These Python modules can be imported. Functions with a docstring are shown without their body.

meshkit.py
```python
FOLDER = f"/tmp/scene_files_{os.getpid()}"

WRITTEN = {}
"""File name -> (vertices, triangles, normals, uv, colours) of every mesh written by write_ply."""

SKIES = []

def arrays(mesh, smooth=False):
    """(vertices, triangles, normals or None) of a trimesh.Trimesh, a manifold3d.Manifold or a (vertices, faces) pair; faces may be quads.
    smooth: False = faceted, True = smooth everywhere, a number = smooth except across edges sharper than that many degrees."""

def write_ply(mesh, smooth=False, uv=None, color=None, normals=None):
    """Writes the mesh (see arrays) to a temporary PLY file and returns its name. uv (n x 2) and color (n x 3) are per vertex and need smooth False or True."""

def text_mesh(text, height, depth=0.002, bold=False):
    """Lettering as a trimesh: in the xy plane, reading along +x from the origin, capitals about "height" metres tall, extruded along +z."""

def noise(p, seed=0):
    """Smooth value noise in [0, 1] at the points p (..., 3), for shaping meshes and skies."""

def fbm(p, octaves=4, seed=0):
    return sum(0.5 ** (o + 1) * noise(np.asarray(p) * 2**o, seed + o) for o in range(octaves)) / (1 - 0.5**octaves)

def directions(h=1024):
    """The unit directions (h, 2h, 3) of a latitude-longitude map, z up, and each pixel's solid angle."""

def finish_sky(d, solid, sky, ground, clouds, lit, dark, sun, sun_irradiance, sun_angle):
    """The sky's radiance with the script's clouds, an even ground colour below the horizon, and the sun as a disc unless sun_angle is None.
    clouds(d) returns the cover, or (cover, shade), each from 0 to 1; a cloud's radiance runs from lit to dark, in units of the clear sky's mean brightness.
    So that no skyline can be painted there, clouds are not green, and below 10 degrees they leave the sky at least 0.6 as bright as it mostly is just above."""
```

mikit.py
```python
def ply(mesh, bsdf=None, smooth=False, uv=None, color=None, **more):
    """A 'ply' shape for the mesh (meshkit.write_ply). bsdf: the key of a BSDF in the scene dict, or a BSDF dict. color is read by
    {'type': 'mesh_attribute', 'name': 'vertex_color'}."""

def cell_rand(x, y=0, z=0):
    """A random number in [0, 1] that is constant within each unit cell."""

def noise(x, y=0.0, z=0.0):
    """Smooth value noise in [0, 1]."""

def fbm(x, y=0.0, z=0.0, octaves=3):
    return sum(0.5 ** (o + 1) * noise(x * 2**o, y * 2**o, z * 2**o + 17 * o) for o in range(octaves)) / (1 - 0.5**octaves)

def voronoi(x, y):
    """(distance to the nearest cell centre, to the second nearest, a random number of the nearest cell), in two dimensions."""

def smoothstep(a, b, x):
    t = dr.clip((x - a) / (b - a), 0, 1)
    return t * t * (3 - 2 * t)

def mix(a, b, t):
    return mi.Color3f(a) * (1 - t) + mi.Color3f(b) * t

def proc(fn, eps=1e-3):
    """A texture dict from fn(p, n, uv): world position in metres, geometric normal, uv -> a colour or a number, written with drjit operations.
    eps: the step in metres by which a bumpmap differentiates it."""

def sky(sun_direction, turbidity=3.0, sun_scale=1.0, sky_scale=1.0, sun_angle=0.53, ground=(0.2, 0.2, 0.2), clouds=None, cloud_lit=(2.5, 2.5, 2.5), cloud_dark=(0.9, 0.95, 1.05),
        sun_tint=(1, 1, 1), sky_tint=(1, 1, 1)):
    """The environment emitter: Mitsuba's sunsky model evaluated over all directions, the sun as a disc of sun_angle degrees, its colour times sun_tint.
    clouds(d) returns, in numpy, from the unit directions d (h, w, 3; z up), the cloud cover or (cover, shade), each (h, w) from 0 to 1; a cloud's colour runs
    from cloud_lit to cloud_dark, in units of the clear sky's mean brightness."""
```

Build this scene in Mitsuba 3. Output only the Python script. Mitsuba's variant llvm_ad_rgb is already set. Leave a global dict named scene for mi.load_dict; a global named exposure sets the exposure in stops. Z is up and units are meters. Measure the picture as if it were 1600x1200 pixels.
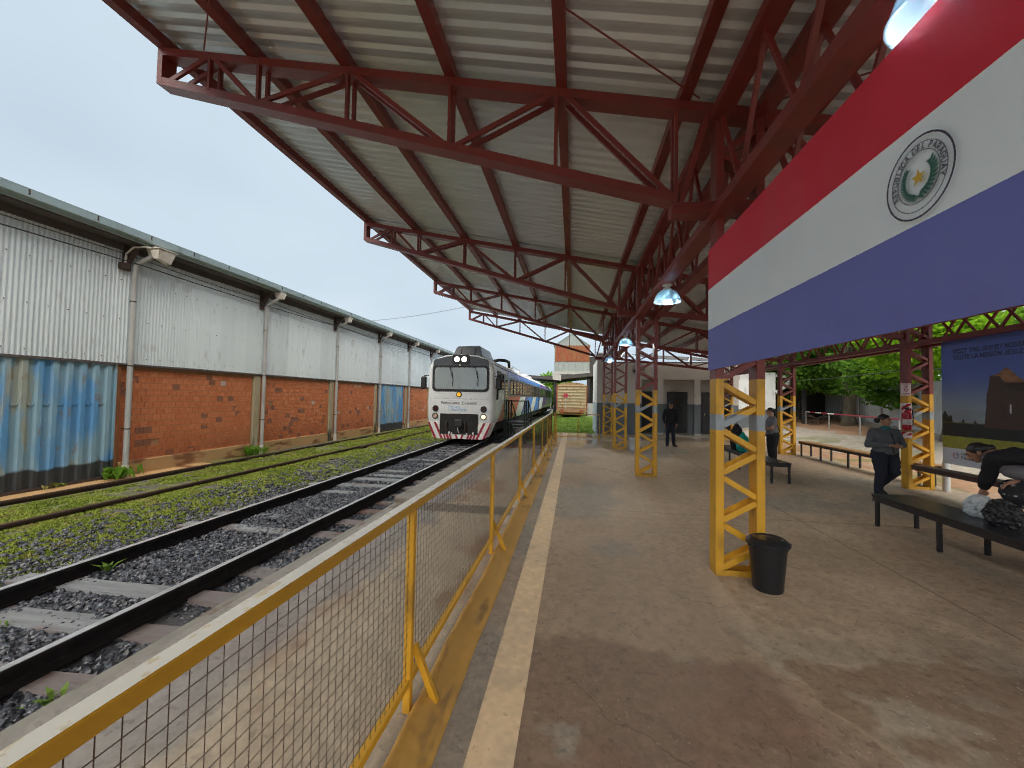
import math, random
import numpy as np, trimesh, manifold3d as m3
import drjit as dr, mitsuba as mi, mikit, meshkit
from mikit import proc, noise, fbm, voronoi, cell_rand, smoothstep, mix
from shapely.geometry import Polygon, Point, LineString, box as sbox
from shapely.ops import unary_union

T = mi.ScalarTransform4f
rng = np.random.default_rng(7)
random.seed(7)
scene, labels = {'type': 'scene'}, {}

# ------------------------------------------------------------------ camera, sky, exposure
exposure = 4.28
CAM = np.array([0.0, 0.0, 1.8])
yaw, pit, rol = np.radians([8.55, 1.9, 1.07])
FWD = np.array([-math.sin(yaw) * math.cos(pit), math.cos(yaw) * math.cos(pit), math.sin(pit)])
RT = np.array([math.cos(yaw), math.sin(yaw), 0.0])
UP = np.cross(RT, FWD)
UP2 = -math.sin(rol) * RT + math.cos(rol) * UP
scene['camera'] = dict(type='perspective', fov=102.68, fov_axis='x', near_clip=0.05, far_clip=2000.0,
                       to_world=T().look_at(origin=CAM.tolist(), target=(CAM + FWD).tolist(), up=UP2.tolist()))


def overcast(d):
    el = np.clip(d[..., 2], 0, 1)
    n = meshkit.fbm(d / (0.25 + el[..., None]) * 1.3, 4, 3)
    m = meshkit.fbm(d / (0.18 + el[..., None]) * 0.55, 4, 9)
    shade = np.clip(0.38 + 1.1 * (n - 0.5) + 1.9 * (m - 0.5) - 0.30 * el, 0, 1)
    return np.ones_like(el), shade


scene['sky'] = mikit.sky((0.02, -0.52, 0.85), turbidity=5, sun_scale=0.30, sun_angle=90, sun_tint=(0.90, 0.98, 1.08), clouds=overcast,
                         cloud_lit=(0.308, 0.360, 0.400), cloud_dark=(0.232, 0.284, 0.332), ground=(0.16, 0.15, 0.13))


# ------------------------------------------------------------------ helpers
def numbered(name):
    if name not in scene and name not in labels and not any(k.startswith(name + '__') for k in (scene if '__' not in name else ())):
        return name
    i = 1
    while f'{name}_{i:03d}' in scene or f'{name}_{i:03d}' in labels:
        i += 1
    return f'{name}_{i:03d}'


_count = {}


def key_for(name):
    n = _count.get(name, 0)
    _count[name] = n + 1
    return name if n == 0 else f'{name}_{n:03d}'


def thing(name, label, cat, group=None, kind=None):
    k = key_for(name)
    labels[k] = {'label': label, 'category': cat}
    if group: labels[k]['group'] = group
    if kind: labels[k]['kind'] = kind
    return k


def struct(name, mesh, bsdf, smooth=False):
    k = key_for(name)
    scene[k] = mikit.ply(mesh, bsdf, smooth)
    labels[k] = {'kind': 'structure', 'label': name.replace('_', ' ')}
    return k


def part(parent, name, mesh, bsdf, smooth=False, label=None, stuff=False, emit=None, M=None, color=None):
    k = key_for(parent + '__' + name)
    d = mesh if isinstance(mesh, dict) else mikit.ply(mesh, bsdf, smooth, color=color)
    d = dict(d)
    if isinstance(mesh, dict) and bsdf is not None:
        d['bsdf'] = {'type': 'ref', 'id': bsdf}
    if emit: d['emitter'] = {'type': 'area', 'radiance': {'type': 'rgb', 'value': list(emit)}}
    if M is not None: d['to_world'] = M
    scene[k] = d
    if label or stuff:
        labels[k] = {}
        if label: labels[k]['label'] = label
        if stuff: labels[k]['kind'] = 'stuff'
    return k


def solid(name, label, cat, mesh, bsdf, smooth=False, group=None, kind=None):
    k = thing(name, label, cat, group, kind)
    scene[k] = mikit.ply(mesh, bsdf, smooth)
    return k


def bx(x0, x1, y0, y1, z0, z1, ch=0.0):
    if ch <= 0:
        m = trimesh.creation.box(extents=(x1 - x0, y1 - y0, z1 - z0))
        m.apply_translation(((x0 + x1) / 2, (y0 + y1) / 2, (z0 + z1) / 2))
        return m
    p = []
    for sx, sy, sz in np.ndindex(2, 2, 2):
        c = np.array([x1 if sx else x0, y1 if sy else y0, z1 if sz else z0], float)
        s = np.array([-1 if sx else 1, -1 if sy else 1, -1 if sz else 1]) * ch
        for a in range(3):
            q = c + s
            q[a] = c[a]
            p.append(q)
    return trimesh.convex.convex_hull(np.array(p))


def cat(*ms):
    ms = [m for a in ms for m in (a if isinstance(a, (list, tuple)) else [a])]
    return trimesh.util.concatenate(ms)


def frame_of(d, up=(0, 0, 1)):
    d = np.asarray(d, float); d = d / np.linalg.norm(d)
    u = np.asarray(up, float)
    if abs(d @ u) > 0.98: u = np.array([0, 1.0, 0]) if abs(d[1]) < 0.9 else np.array([1.0, 0, 0])
    s = np.cross(d, u); s /= np.linalg.norm(s)
    return d, s, np.cross(s, d)


def bar(p, q, w, h, up=(0, 0, 1), ch=0.0):
    """box from p to q; w across (perpendicular to up), h along up"""
    p, q = np.asarray(p, float), np.asarray(q, float)
    L = np.linalg.norm(q - p)
    d, s, u = frame_of(q - p, up)
    m = bx(-w / 2, w / 2, 0, L, -h / 2, h / 2, ch)
    M = np.eye(4); M[:3, 0], M[:3, 1], M[:3, 2], M[:3, 3] = s, d, u, p
    m.apply_transform(M)
    return m


def tube(pts, r, n=8, cap=True):
    pts = np.asarray(pts, float)
    r = np.broadcast_to(np.asarray(r, float), (len(pts),))
    V, F = [], []
    t0 = pts[1] - pts[0]
    _, s, u = frame_of(t0)
    for i in range(len(pts)):
        t = pts[min(i + 1, len(pts) - 1)] - pts[max(i - 1, 0)]
        t = t / np.linalg.norm(t)
        s = s - t * (s @ t); s /= np.linalg.norm(s)
        u = np.cross(s, t)
        a = np.arange(n) * 2 * np.pi / n
        V.append(pts[i] + r[i] * (np.cos(a)[:, None] * s + np.sin(a)[:, None] * u))
    V = np.vstack(V)
    for i in range(len(pts) - 1):
        for k in range(n):
            a, b = i * n + k, i * n + (k + 1) % n
            F += [[a, b, b + n], [a, b + n, a + n]]
    if cap:
        V = np.vstack([V, pts[0], pts[-1]])
        c0, c1 = len(V) - 2, len(V) - 1
        o = (len(pts) - 1) * n
        for k in range(n):
            F += [[c0, (k + 1) % n, k], [c1, o + k, o + (k + 1) % n]]
    m = trimesh.Trimesh(V, F, process=False)
    m.fix_normals()
    return m


def lathe(prof, n=32, at=(0, 0, 0)):
    m = trimesh.creation.revolve(np.array(prof, float), sections=n)
    m.apply_translation(at)
    return m


def prism(poly, axis, a0, a1):
    """extrude a shapely polygon; axis 'y': polygon in (x,z) -> y from a0 to a1; 'x': polygon in (y,z)"""
    ms = []
    for g in getattr(poly, 'geoms', [poly]):
        m = trimesh.creation.extrude_polygon(g, a1 - a0, engine='earcut')
        v = m.vertices.copy()
        if axis == 'y':
            m.vertices = np.stack([v[:, 0], a0 + v[:, 2], v[:, 1]], 1); m.invert()
        elif axis == 'x':
            m.vertices = np.stack([a0 + v[:, 2], v[:, 0], v[:, 1]], 1)
        else:
            m.vertices = np.stack([v[:, 0], v[:, 1], a0 + v[:, 2]], 1)
        ms.append(m)
    return cat(ms)


def rrect(x0, x1, y0, y1, r):
    return sbox(x0 + r, y0 + r, x1 - r, y1 - r).buffer(r, quad_segs=6)


def grid(xs, ys, zf):
    X, Y = np.meshgrid(xs, ys, indexing='ij')
    Z = zf(X, Y)
    V = np.stack([X, Y, Z], -1).reshape(-1, 3)
    nx, ny = len(xs), len(ys)
    i, j = np.meshgrid(np.arange(nx - 1), np.arange(ny - 1), indexing='ij')
    a = (i * ny + j).ravel()
    F = np.vstack([np.stack([a, a + ny, a + ny + 1], 1), np.stack([a, a + ny + 1, a + 1], 1)])
    return trimesh.Trimesh(V, F, process=False)


def words(text, height, depth=0.004, bold=False):
    return meshkit.text_mesh(text, height, depth, bold)


def place_text(m, origin, right, up):
    right, up = np.asarray(right, float), np.asarray(up, float)
    M = np.eye(4); M[:3, 0], M[:3, 1], M[:3, 2], M[:3, 3] = right, up, np.cross(right, up), origin
    m = m.copy(); m.apply_transform(M)
    return m


# ------------------------------------------------------------------ materials
def rgb(*c):
    return {'type': 'rgb', 'value': list(c)}


def mat(name, color, rough=0.6, metallic=0.0, spec=0.5, two=True, bump=None, bscale=1.0, **kw):
    b = dict(type='principled', base_color=color if isinstance(color, dict) else rgb(*color),
             roughness=rough if isinstance(rough, dict) else float(rough), metallic=metallic, specular=spec, **kw)
    if bump is not None:
        b = {'type': 'bumpmap', 'arbitrary': bump, 'scale': bscale, 'bsdf': b}
    scene[name] = {'type': 'twosided', 'bsdf': b} if two else b
    return name


def C(*c): return mi.Color3f(*c)


def worn(c, amp=0.25, s=3.0, dirt=(0.05, 0.045, 0.04), dk=0.25):
    """a paint colour with soft variation and thin dirt"""
    def fn(p, n, uv):
        a = fbm(p.x * s, p.y * s, p.z * s, 4)
        b = smoothstep(0.55, 0.8, fbm(p.x * s * 2.3 + 9, p.y * s * 2.3, p.z * s * 0.8, 4))
        return mix(C(*c) * (1 - amp / 2 + amp * a), C(*dirt), dk * b)
    return proc(fn)


RED, YEL = (0.175, 0.027, 0.022), (0.60, 0.315, 0.022)
mat('red_paint', worn(RED, 0.3, 2.0), 0.42)
mat('yellow_paint', worn(YEL, 0.25, 4.0, (0.10, 0.055, 0.02), 0.5), 0.36)


def rail_paint(p, n, uv):
    a = 0.85 + 0.3 * fbm(p.x * 3, p.y * 3, p.z * 3, 4)
    chip = smoothstep(0.62, 0.70, fbm(p.x * 40, p.y * 22, 1.0, 4))
    top = mix(C(0.72, 0.69, 0.60), C(0.60, 0.45, 0.20), chip * 0.6)
    return dr.select(n.z > 0.8, top, C(*YEL) * 0.8) * a


mat('rail_paint', proc(rail_paint), 0.32, clearcoat=0.6)


def column_paint(p, n, uv):
    j = 0.008 * (noise(p.x * 60, p.y * 60, 3.0) - 0.5)
    z = p.z + j
    a = 0.85 + 0.3 * fbm(p.x * 3, p.y * 3, p.z * 3, 4)
    d = smoothstep(0.5, 0.8, fbm(p.x * 9, p.y * 9, p.z * 3, 4)) * 0.3
    d = d + 0.5 * smoothstep(0.16, 0.0, p.z) * fbm(p.x * 14, p.y * 14, p.z * 14, 3)
    c = dr.select(z > 2.04, C(*RED), dr.select((z > 1.5) & (z < 1.665), C(0.27, 0.31, 0.34), C(*YEL)))
    return mix(c * a, C(0.08, 0.05, 0.03), d)


mat('column_paint', proc(column_paint), 0.42)
mat('roof_zinc', proc(lambda p, n, uv: mix(C(0.68, 0.725, 0.77), C(0.57, 0.61, 0.655), fbm(p.x * 1.2, p.y * 9, 1.0, 4))), 0.36, 0.45)


def siding(p, n, uv):
    streak = fbm(p.y * 7.0, p.z * 0.5, 3.0, 4)
    sheet = cell_rand(dr.floor(p.y / 0.912), 5, 1)
    rust = smoothstep(0.72, 0.80, fbm(p.y * 5.0, p.z * 2.5, 8.0, 4))
    c = mix(C(0.73, 0.80, 0.84), C(0.66, 0.735, 0.775), streak)
    c = c * (0.93 + 0.12 * sheet)
    return mix(c, C(0.40, 0.38, 0.37), rust * 0.35)


mat('siding', proc(siding), 0.42, 0.1)


def blue_door(p, n, uv):
    f = fbm(p.y * 3.5, p.z * 0.8, 2.0, 4)
    g = fbm(p.y * 9.0 + 5, p.z * 3.0, 7.0, 4)
    c = mix(C(0.115, 0.31, 0.58), C(0.25, 0.40, 0.50), smoothstep(0.35, 0.62, f))
    c = mix(c, C(0.40, 0.36, 0.22), 0.6 * smoothstep(0.56, 0.70, fbm(p.y * 4.3 + 3, p.z * 1.1, 4.0, 3)))
    c = mix(c, C(0.26, 0.15, 0.07), 0.45 * smoothstep(0.70, 0.78, g))
    base = smoothstep(0.36, 0.30, p.z + 0.06 * noise(p.y * 8, 1, 1))
    return mix(c, C(0.045, 0.05, 0.055) * (0.6 + 0.9 * g), base)


mat('blue_door', proc(blue_door), 0.5)
BH, BW = 0.1457, 0.185


def clay(p, n, uv):
    row = dr.floor((p.z - 0.23) / BH)
    off = dr.select(row - 2 * dr.floor(row / 2) > 0.5, 0.5, 0.0)
    colm = dr.floor(p.y / BW + off)
    r = cell_rand(colm, row, 3)
    r2 = cell_rand(colm, row, 9)
    patch = fbm(p.y * 0.9, p.z * 1.2, 4.0, 3)
    c = mix(C(0.54, 0.168, 0.068), C(0.60, 0.22, 0.10), r)
    c = mix(c, C(0.21, 0.105, 0.080), dr.select(r2 + 0.30 * (patch - 0.5) > 0.92, 0.75, 0.0))
    c = dr.select(cell_rand(colm, row, 21) > 0.992, C(0.55, 0.42, 0.36), c)
    g = fbm(p.y * 30, p.z * 60, 2.0, 3)
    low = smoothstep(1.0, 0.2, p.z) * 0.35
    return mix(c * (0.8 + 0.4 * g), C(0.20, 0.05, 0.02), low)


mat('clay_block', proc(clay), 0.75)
mat('mortar', worn((0.38, 0.19, 0.10), 0.3, 4), 0.9)


def plinth(p, n, uv):
    f = fbm(p.y * 2, p.z * 8, 1.0, 4)
    return mix(C(0.44, 0.27, 0.125), C(0.20, 0.09, 0.04), smoothstep(0.5, 0.75, f))


mat('plinth', proc(plinth), 0.85)


def concrete_post(p, n, uv):
    f = fbm(p.y * 12, p.z * 2, p.x * 4, 4)
    c = mix(C(0.42, 0.38, 0.26), C(0.34, 0.27, 0.17), f)
    return mix(c, C(0.05, 0.055, 0.035), smoothstep(0.62, 0.1, p.z) * smoothstep(0.3, 0.6, f))


mat('concrete_post', proc(concrete_post), 0.85)
mat('pipe_grey', worn((0.40, 0.40, 0.395), 0.25, 3), 0.5)
mat('gutter_metal', worn((0.32, 0.40, 0.42), 0.15, 2), 0.4, 0.3)
mat('rusty_dark', worn((0.065, 0.042, 0.033), 0.5, 6), 0.8)
mat('dark_soffit', worn((0.10, 0.085, 0.085), 0.3, 3), 0.8)
mat('cream_plastic', worn((0.62, 0.58, 0.52), 0.12, 4, (0.2, 0.12, 0.06), 0.35), 0.45)
mat('cable_black', (0.02, 0.02, 0.022), 0.6)
mat('rail_side', worn((0.012, 0.010, 0.010), 0.5, 6), 0.75, 0.0, 0.2)
mat('rail_head', worn((0.60, 0.61, 0.63), 0.2, 3), 0.35, 0.5)
mat('rail_rust', worn((0.05, 0.027, 0.017), 0.5, 6), 0.8)


def sleeper(p, n, uv):
    g = fbm(p.x * 2.2, p.y * 34, 1.0, 4)
    k = fbm(p.x * 2 + 3, p.y * 3, 4.0, 3)
    c = mix(C(0.265, 0.28, 0.295), C(0.15, 0.158, 0.168), g)
    rust = smoothstep(-3.7, -3.45, p.x) * (0.25 + 0.6 * k) + smoothstep(0.58, 0.72, k) * 0.5
    c = mix(c, C(0.145, 0.062, 0.038) * (0.6 + 0.8 * g), dr.clip(rust, 0, 1) * 0.8)
    return c


mat('sleeper', proc(sleeper), proc(lambda p, n, uv: 0.32 + 0.4 * fbm(p.x * 4, p.y * 9, 2.0, 3)), bump=proc(lambda p, n, uv: fbm(p.x * 5, p.y * 60, 1.0, 3)), bscale=0.006)


def stone(p, n, uv):
    r = cell_rand(dr.floor(p.x * 31), dr.floor(p.y * 31), 1)
    f = fbm(p.x * 40, p.y * 40, p.z * 40, 2)
    c = mix(C(0.016, 0.018, 0.024), C(0.125, 0.132, 0.162), r * r)
    return c * (0.6 + 0.8 * f)


mat('ballast', proc(stone), 0.24)


def ground_col(p, n, uv):
    f = fbm(p.x * 0.7, p.y * 0.7, 1.0, 4)
    g = fbm(p.x * 6, p.y * 6, 2.0, 4)
    h = fbm(p.x * 22, p.y * 22, 3.0, 3)
    grav = mix(C(0.030, 0.030, 0.034), C(0.10, 0.098, 0.10), h)
    moss = mix(C(0.085, 0.095, 0.035), C(0.17, 0.20, 0.05), h)
    earth = mix(C(0.075, 0.068, 0.052), C(0.16, 0.145, 0.11), h)
    inside = smoothstep(-5.25, -5.8, p.x + 0.9 * (g - 0.5)) * smoothstep(0.44, 0.56, 0.5 * f + 0.5 * g + 0.02)
    c = mix(mix(grav, earth, smoothstep(-6.0, -6.9, p.x) * 0.7), moss, inside)
    far = smoothstep(17.0, 20.0, p.y + 2 * f) * smoothstep(-3.4, -2.9, p.x)
    gr = mix(C(0.075, 0.13, 0.022), C(0.14, 0.21, 0.045), g)
    c = mix(c, gr, far)
    mudw = smoothstep(-3.1, -2.9, p.x) * smoothstep(19.5, 17.0, p.y + 1.2 * f)
    c = mix(c, mix(C(0.17, 0.09, 0.05), C(0.26, 0.17, 0.11), g), mudw)
    yd = smoothstep(7.0, 8.2, p.x) * smoothstep(46.0, 38.0, p.y)
    dirt = mix(C(0.20, 0.105, 0.058), C(0.30, 0.19, 0.12), g)
    wet = smoothstep(0.47, 0.60, fbm(p.x * 0.32 + 4, p.y * 0.21, 5.0, 4))
    dirt = mix(dirt, C(0.34, 0.30, 0.26) * (0.7 + 0.5 * g), wet)
    weeds = smoothstep(0.55, 0.68, fbm(p.x * 1.1, p.y * 1.1, 8.0, 4)) * smoothstep(14.0, 11.0, p.x)
    dirt = mix(dirt, C(0.11, 0.13, 0.045), weeds * 0.7)
    dirt = mix(dirt, C(0.05, 0.06, 0.03), smoothstep(9.2, 8.5, p.x) * 0.0)
    return mix(c, dirt, yd)


def ground_rough(p, n, uv):
    yd = smoothstep(7.0, 8.2, p.x)
    wet = smoothstep(0.47, 0.58, fbm(p.x * 0.32 + 4, p.y * 0.21, 5.0, 4))
    mud = smoothstep(-3.1, -2.9, p.x) * smoothstep(20.0, 18.0, p.y) * smoothstep(0.42, 0.56, fbm(p.x * 0.9, p.y * 0.9, 6.0, 3))
    return 0.9 - 0.62 * wet * yd - 0.75 * mud * (1 - yd)


mat('ground_mat', proc(ground_col), proc(ground_rough), bump=proc(lambda p, n, uv: fbm(p.x * 14, p.y * 14, 1.0, 4)), bscale=0.03)


def ragged(p, s=2.2, a=0.5):
    return a * (fbm(p.x * s, p.y * s, 3.0, 5) - 0.5)


def floor_parts(p):
    f = fbm(p.x * 0.55, p.y * 0.55, 2.0, 4)
    g = fbm(p.x * 3.1, p.y * 3.1, 5.0, 5)
    h = fbm(p.x * 17, p.y * 17, 7.0, 4)
    return f, g, h


def floor_col(p, n, uv):
    f, g, h = floor_parts(p)
    tan = mix(C(0.40, 0.295, 0.205), C(0.32, 0.230, 0.156), smoothstep(0.3, 0.7, f))
    grey = mix(C(0.27, 0.235, 0.19), C(0.225, 0.195, 0.155), g)
    c = mix(tan, grey, smoothstep(0.52, 0.66, fbm(p.x * 0.9 + 7, p.y * 0.5, 4.0, 5)) * 0.75)
    # older reddish slab near the camera, broken at a ragged joint, with scoured patches
    edge = p.y + ragged(p, 3.4, 0.35) - 3.12
    right = p.x + 0.42 * (p.y - 3.2) + ragged(p, 4.0, 0.22) - 1.32
    old = smoothstep(0.10, -0.05, edge) * smoothstep(-0.36, -0.33, p.x)
    oldc = mix(C(0.255, 0.172, 0.118), C(0.20, 0.138, 0.096), g)
    oldc = mix(oldc, C(0.20, 0.085, 0.066), smoothstep(0.6, 0.75, fbm(p.x * 2.3, p.y * 2.3, 11.0, 4)) * 0.22)
    c = mix(c, oldc, old * smoothstep(0.03, -0.03, right))
    c = mix(c, mix(C(0.20, 0.135, 0.09), C(0.26, 0.205, 0.15), smoothstep(0.5, 0.62, fbm(p.x * 1.6 + 2, p.y * 2.6, 9.0, 5))), smoothstep(-0.02, 0.02, right) * smoothstep(3.9, 3.2, p.y))
    scour = smoothstep(0.63, 0.70, fbm(p.x * 2.6, p.y * 2.6, 13.0, 6)) * smoothstep(4.2, 3.0, p.y + 1.2 * g)
    c = mix(c, C(0.30, 0.265, 0.21), scour * 0.7)
    # darker near and to the right: lens vignetting painted into the floor colour
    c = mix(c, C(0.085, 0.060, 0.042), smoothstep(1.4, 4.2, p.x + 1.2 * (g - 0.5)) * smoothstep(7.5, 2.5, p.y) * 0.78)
    # screed outside the fence, drain strip, wet parts
    out = smoothstep(-0.9, -0.96, p.x)
    oc = mix(C(0.44, 0.375, 0.285), C(0.36, 0.285, 0.205), g)
    oc = mix(oc, C(0.24, 0.125, 0.08), smoothstep(0.56, 0.70, fbm(p.x * 2.0, p.y * 1.4, 15.0, 4)) * 0.65)
    oc = mix(oc, C(0.25, 0.24, 0.235), smoothstep(-1.9, -2.15, p.x + 0.4 * (g - 0.5)) * 0.8)
    c = mix(c, oc, out)
    strip = smoothstep(6.24, 6.27, p.y) * smoothstep(6.72, 6.69, p.y) * out
    c = mix(c, C(0.17, 0.145, 0.115) * (0.8 + 0.4 * h), strip)
    lane = smoothstep(-0.72, -0.68, p.x) * smoothstep(-0.48, -0.52, p.x)
    c = mix(c, C(0.245, 0.205, 0.17) * (0.8 + 0.4 * g), lane * 0.5)
    joint = dr.minimum(dr.abs(p.y - 6.9 + 0.03 * (g - 0.5)), dr.abs(p.y - 10.75 + 0.03 * (g - 0.5)))
    joint = dr.minimum(joint, dr.abs(p.x - 3.45 + 0.02 * (g - 0.5)) + 0.0)
    c = mix(c, C(0.09, 0.062, 0.045), smoothstep(0.012, 0.004, joint) * 0.7 * smoothstep(-0.6, -0.4, p.x))
    wet = wetness(p, g)
    c = mix(c, c * 0.62, wet)
    spots = smoothstep(0.74, 0.80, fbm(p.x * 46, p.y * 46, 3.0, 3)) * smoothstep(0.5, 0.65, g)
    k = fbm(p.x * 60, p.y * 60, 4.0, 3)
    d1, d2, wr = voronoi(p.x * 0.55 + 0.25 * g + 3, p.y * 0.55 + 0.25 * fbm(p.x * 4, p.y * 4, 9.0, 3))
    crack = smoothstep(0.012, 0.003, d2 - d1) * dr.select(wr > 0.55, 1.0, 0.0)
    c = mix(c, C(0.07, 0.05, 0.038), crack * 0.36 * smoothstep(-0.3, 0.0, p.x))
    pit = smoothstep(0.70, 0.76, fbm(p.x * 23, p.y * 23, 6.0, 3))
    c = mix(c, c * 0.6, pit * 0.5)
    return mix(c * (0.66 + 0.40 * h + 0.28 * k), C(0.40, 0.36, 0.31), spots * 0.35)


def wetness(p, g):
    a = smoothstep(13.2, 15.2, p.y + 1.4 * (g - 0.5)) * smoothstep(3.6, 1.4, p.x + 1.6 * (g - 0.5))
    b = smoothstep(18.5, 20.0, p.y)
    c = smoothstep(0.60, 0.68, fbm(p.x * 0.9 + 30, p.y * 0.5, 3.0, 4)) * 0.5 * smoothstep(-1.2, -1.8, p.x)
    return dr.clip(a * smoothstep(0.32, 0.47, fbm(p.x * 1.1, p.y * 0.8, 21.0, 4)) + b + c, 0, 1)


def floor_rough(p, n, uv):
    f, g, h = floor_parts(p)
    return dr.clip(0.58 + 0.25 * h - 0.12 * f - 0.60 * wetness(p, g), 0.04, 1.0)


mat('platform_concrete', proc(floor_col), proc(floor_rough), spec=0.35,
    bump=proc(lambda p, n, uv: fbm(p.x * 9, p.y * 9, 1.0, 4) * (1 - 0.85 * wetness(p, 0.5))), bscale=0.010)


def stripe_col(p, n, uv):
    g = fbm(p.x * 4, p.y * 3, 5.0, 5)
    h = fbm(p.x * 22, p.y * 22, 1.0, 3)
    c = mix(C(0.68, 0.50, 0.31), C(0.60, 0.45, 0.29), smoothstep(0.4, 0.7, g))
    return mix(c * (0.85 + 0.3 * h), C(0.25, 0.15, 0.09), smoothstep(0.74, 0.84, fbm(p.x * 26, p.y * 17, 3.0, 4)) * 0.4)


mat('stripe_paint', proc(stripe_col), 0.6)


def kerb_col(p, n, uv):
    g = fbm(p.x * 5, p.y * 5, p.z * 5, 5)
    c = mix(C(0.56, 0.315, 0.065), C(0.42, 0.23, 0.055), g)
    return mix(c, C(0.11, 0.07, 0.045), smoothstep(0.58, 0.76, fbm(p.x * 7, p.y * 1.8, 3.0, 5)) * 0.7)


mat('kerb_paint', proc(kerb_col), 0.65, bump=proc(lambda p, n, uv: fbm(p.x * 16, p.y * 16, p.z * 16, 4)), bscale=0.02)
mat('wire_rust', (0.055, 0.028, 0.018), 0.7)
mat('edge_concrete', worn((0.24, 0.225, 0.195), 0.5, 3, (0.14, 0.085, 0.05), 0.7), 0.55, bump=proc(lambda p, n, uv: fbm(p.x * 12, p.y * 12, p.z * 12, 4)), bscale=0.012)
mat('grass_blade', proc(lambda p, n, uv: mix(mix(C(0.13, 0.20, 0.025), C(0.32, 0.36, 0.065), fbm(p.x * 3, p.y * 3, 1.0, 3)), C(0.30, 0.25, 0.10), 0.7 * smoothstep(0.60, 0.72, fbm(p.x * 7, p.y * 7, 5.0, 4)))), 0.7, 0.0, 0.2)
mat('meadow_blade', proc(lambda p, n, uv: mix(C(0.095, 0.175, 0.025), C(0.17, 0.26, 0.05), fbm(p.x * 1, p.y * 1, 1.0, 3))), 0.7, 0.0, 0.2)


def leafmat(name, a, b, trans):
    scene[name] = {'type': 'principledthin', 'base_color': proc(lambda p, n, uv: mix(C(*a), C(*b), fbm(p.x * 2.1, p.y * 2.1, p.z * 2.1, 3) * 0.6 + 0.4 * cell_rand(dr.floor(p.x * 9), dr.floor(p.y * 9), dr.floor(p.z * 9)))),
                   'roughness': 0.5, 'diff_trans': trans, 'eta': 1.4}


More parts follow.
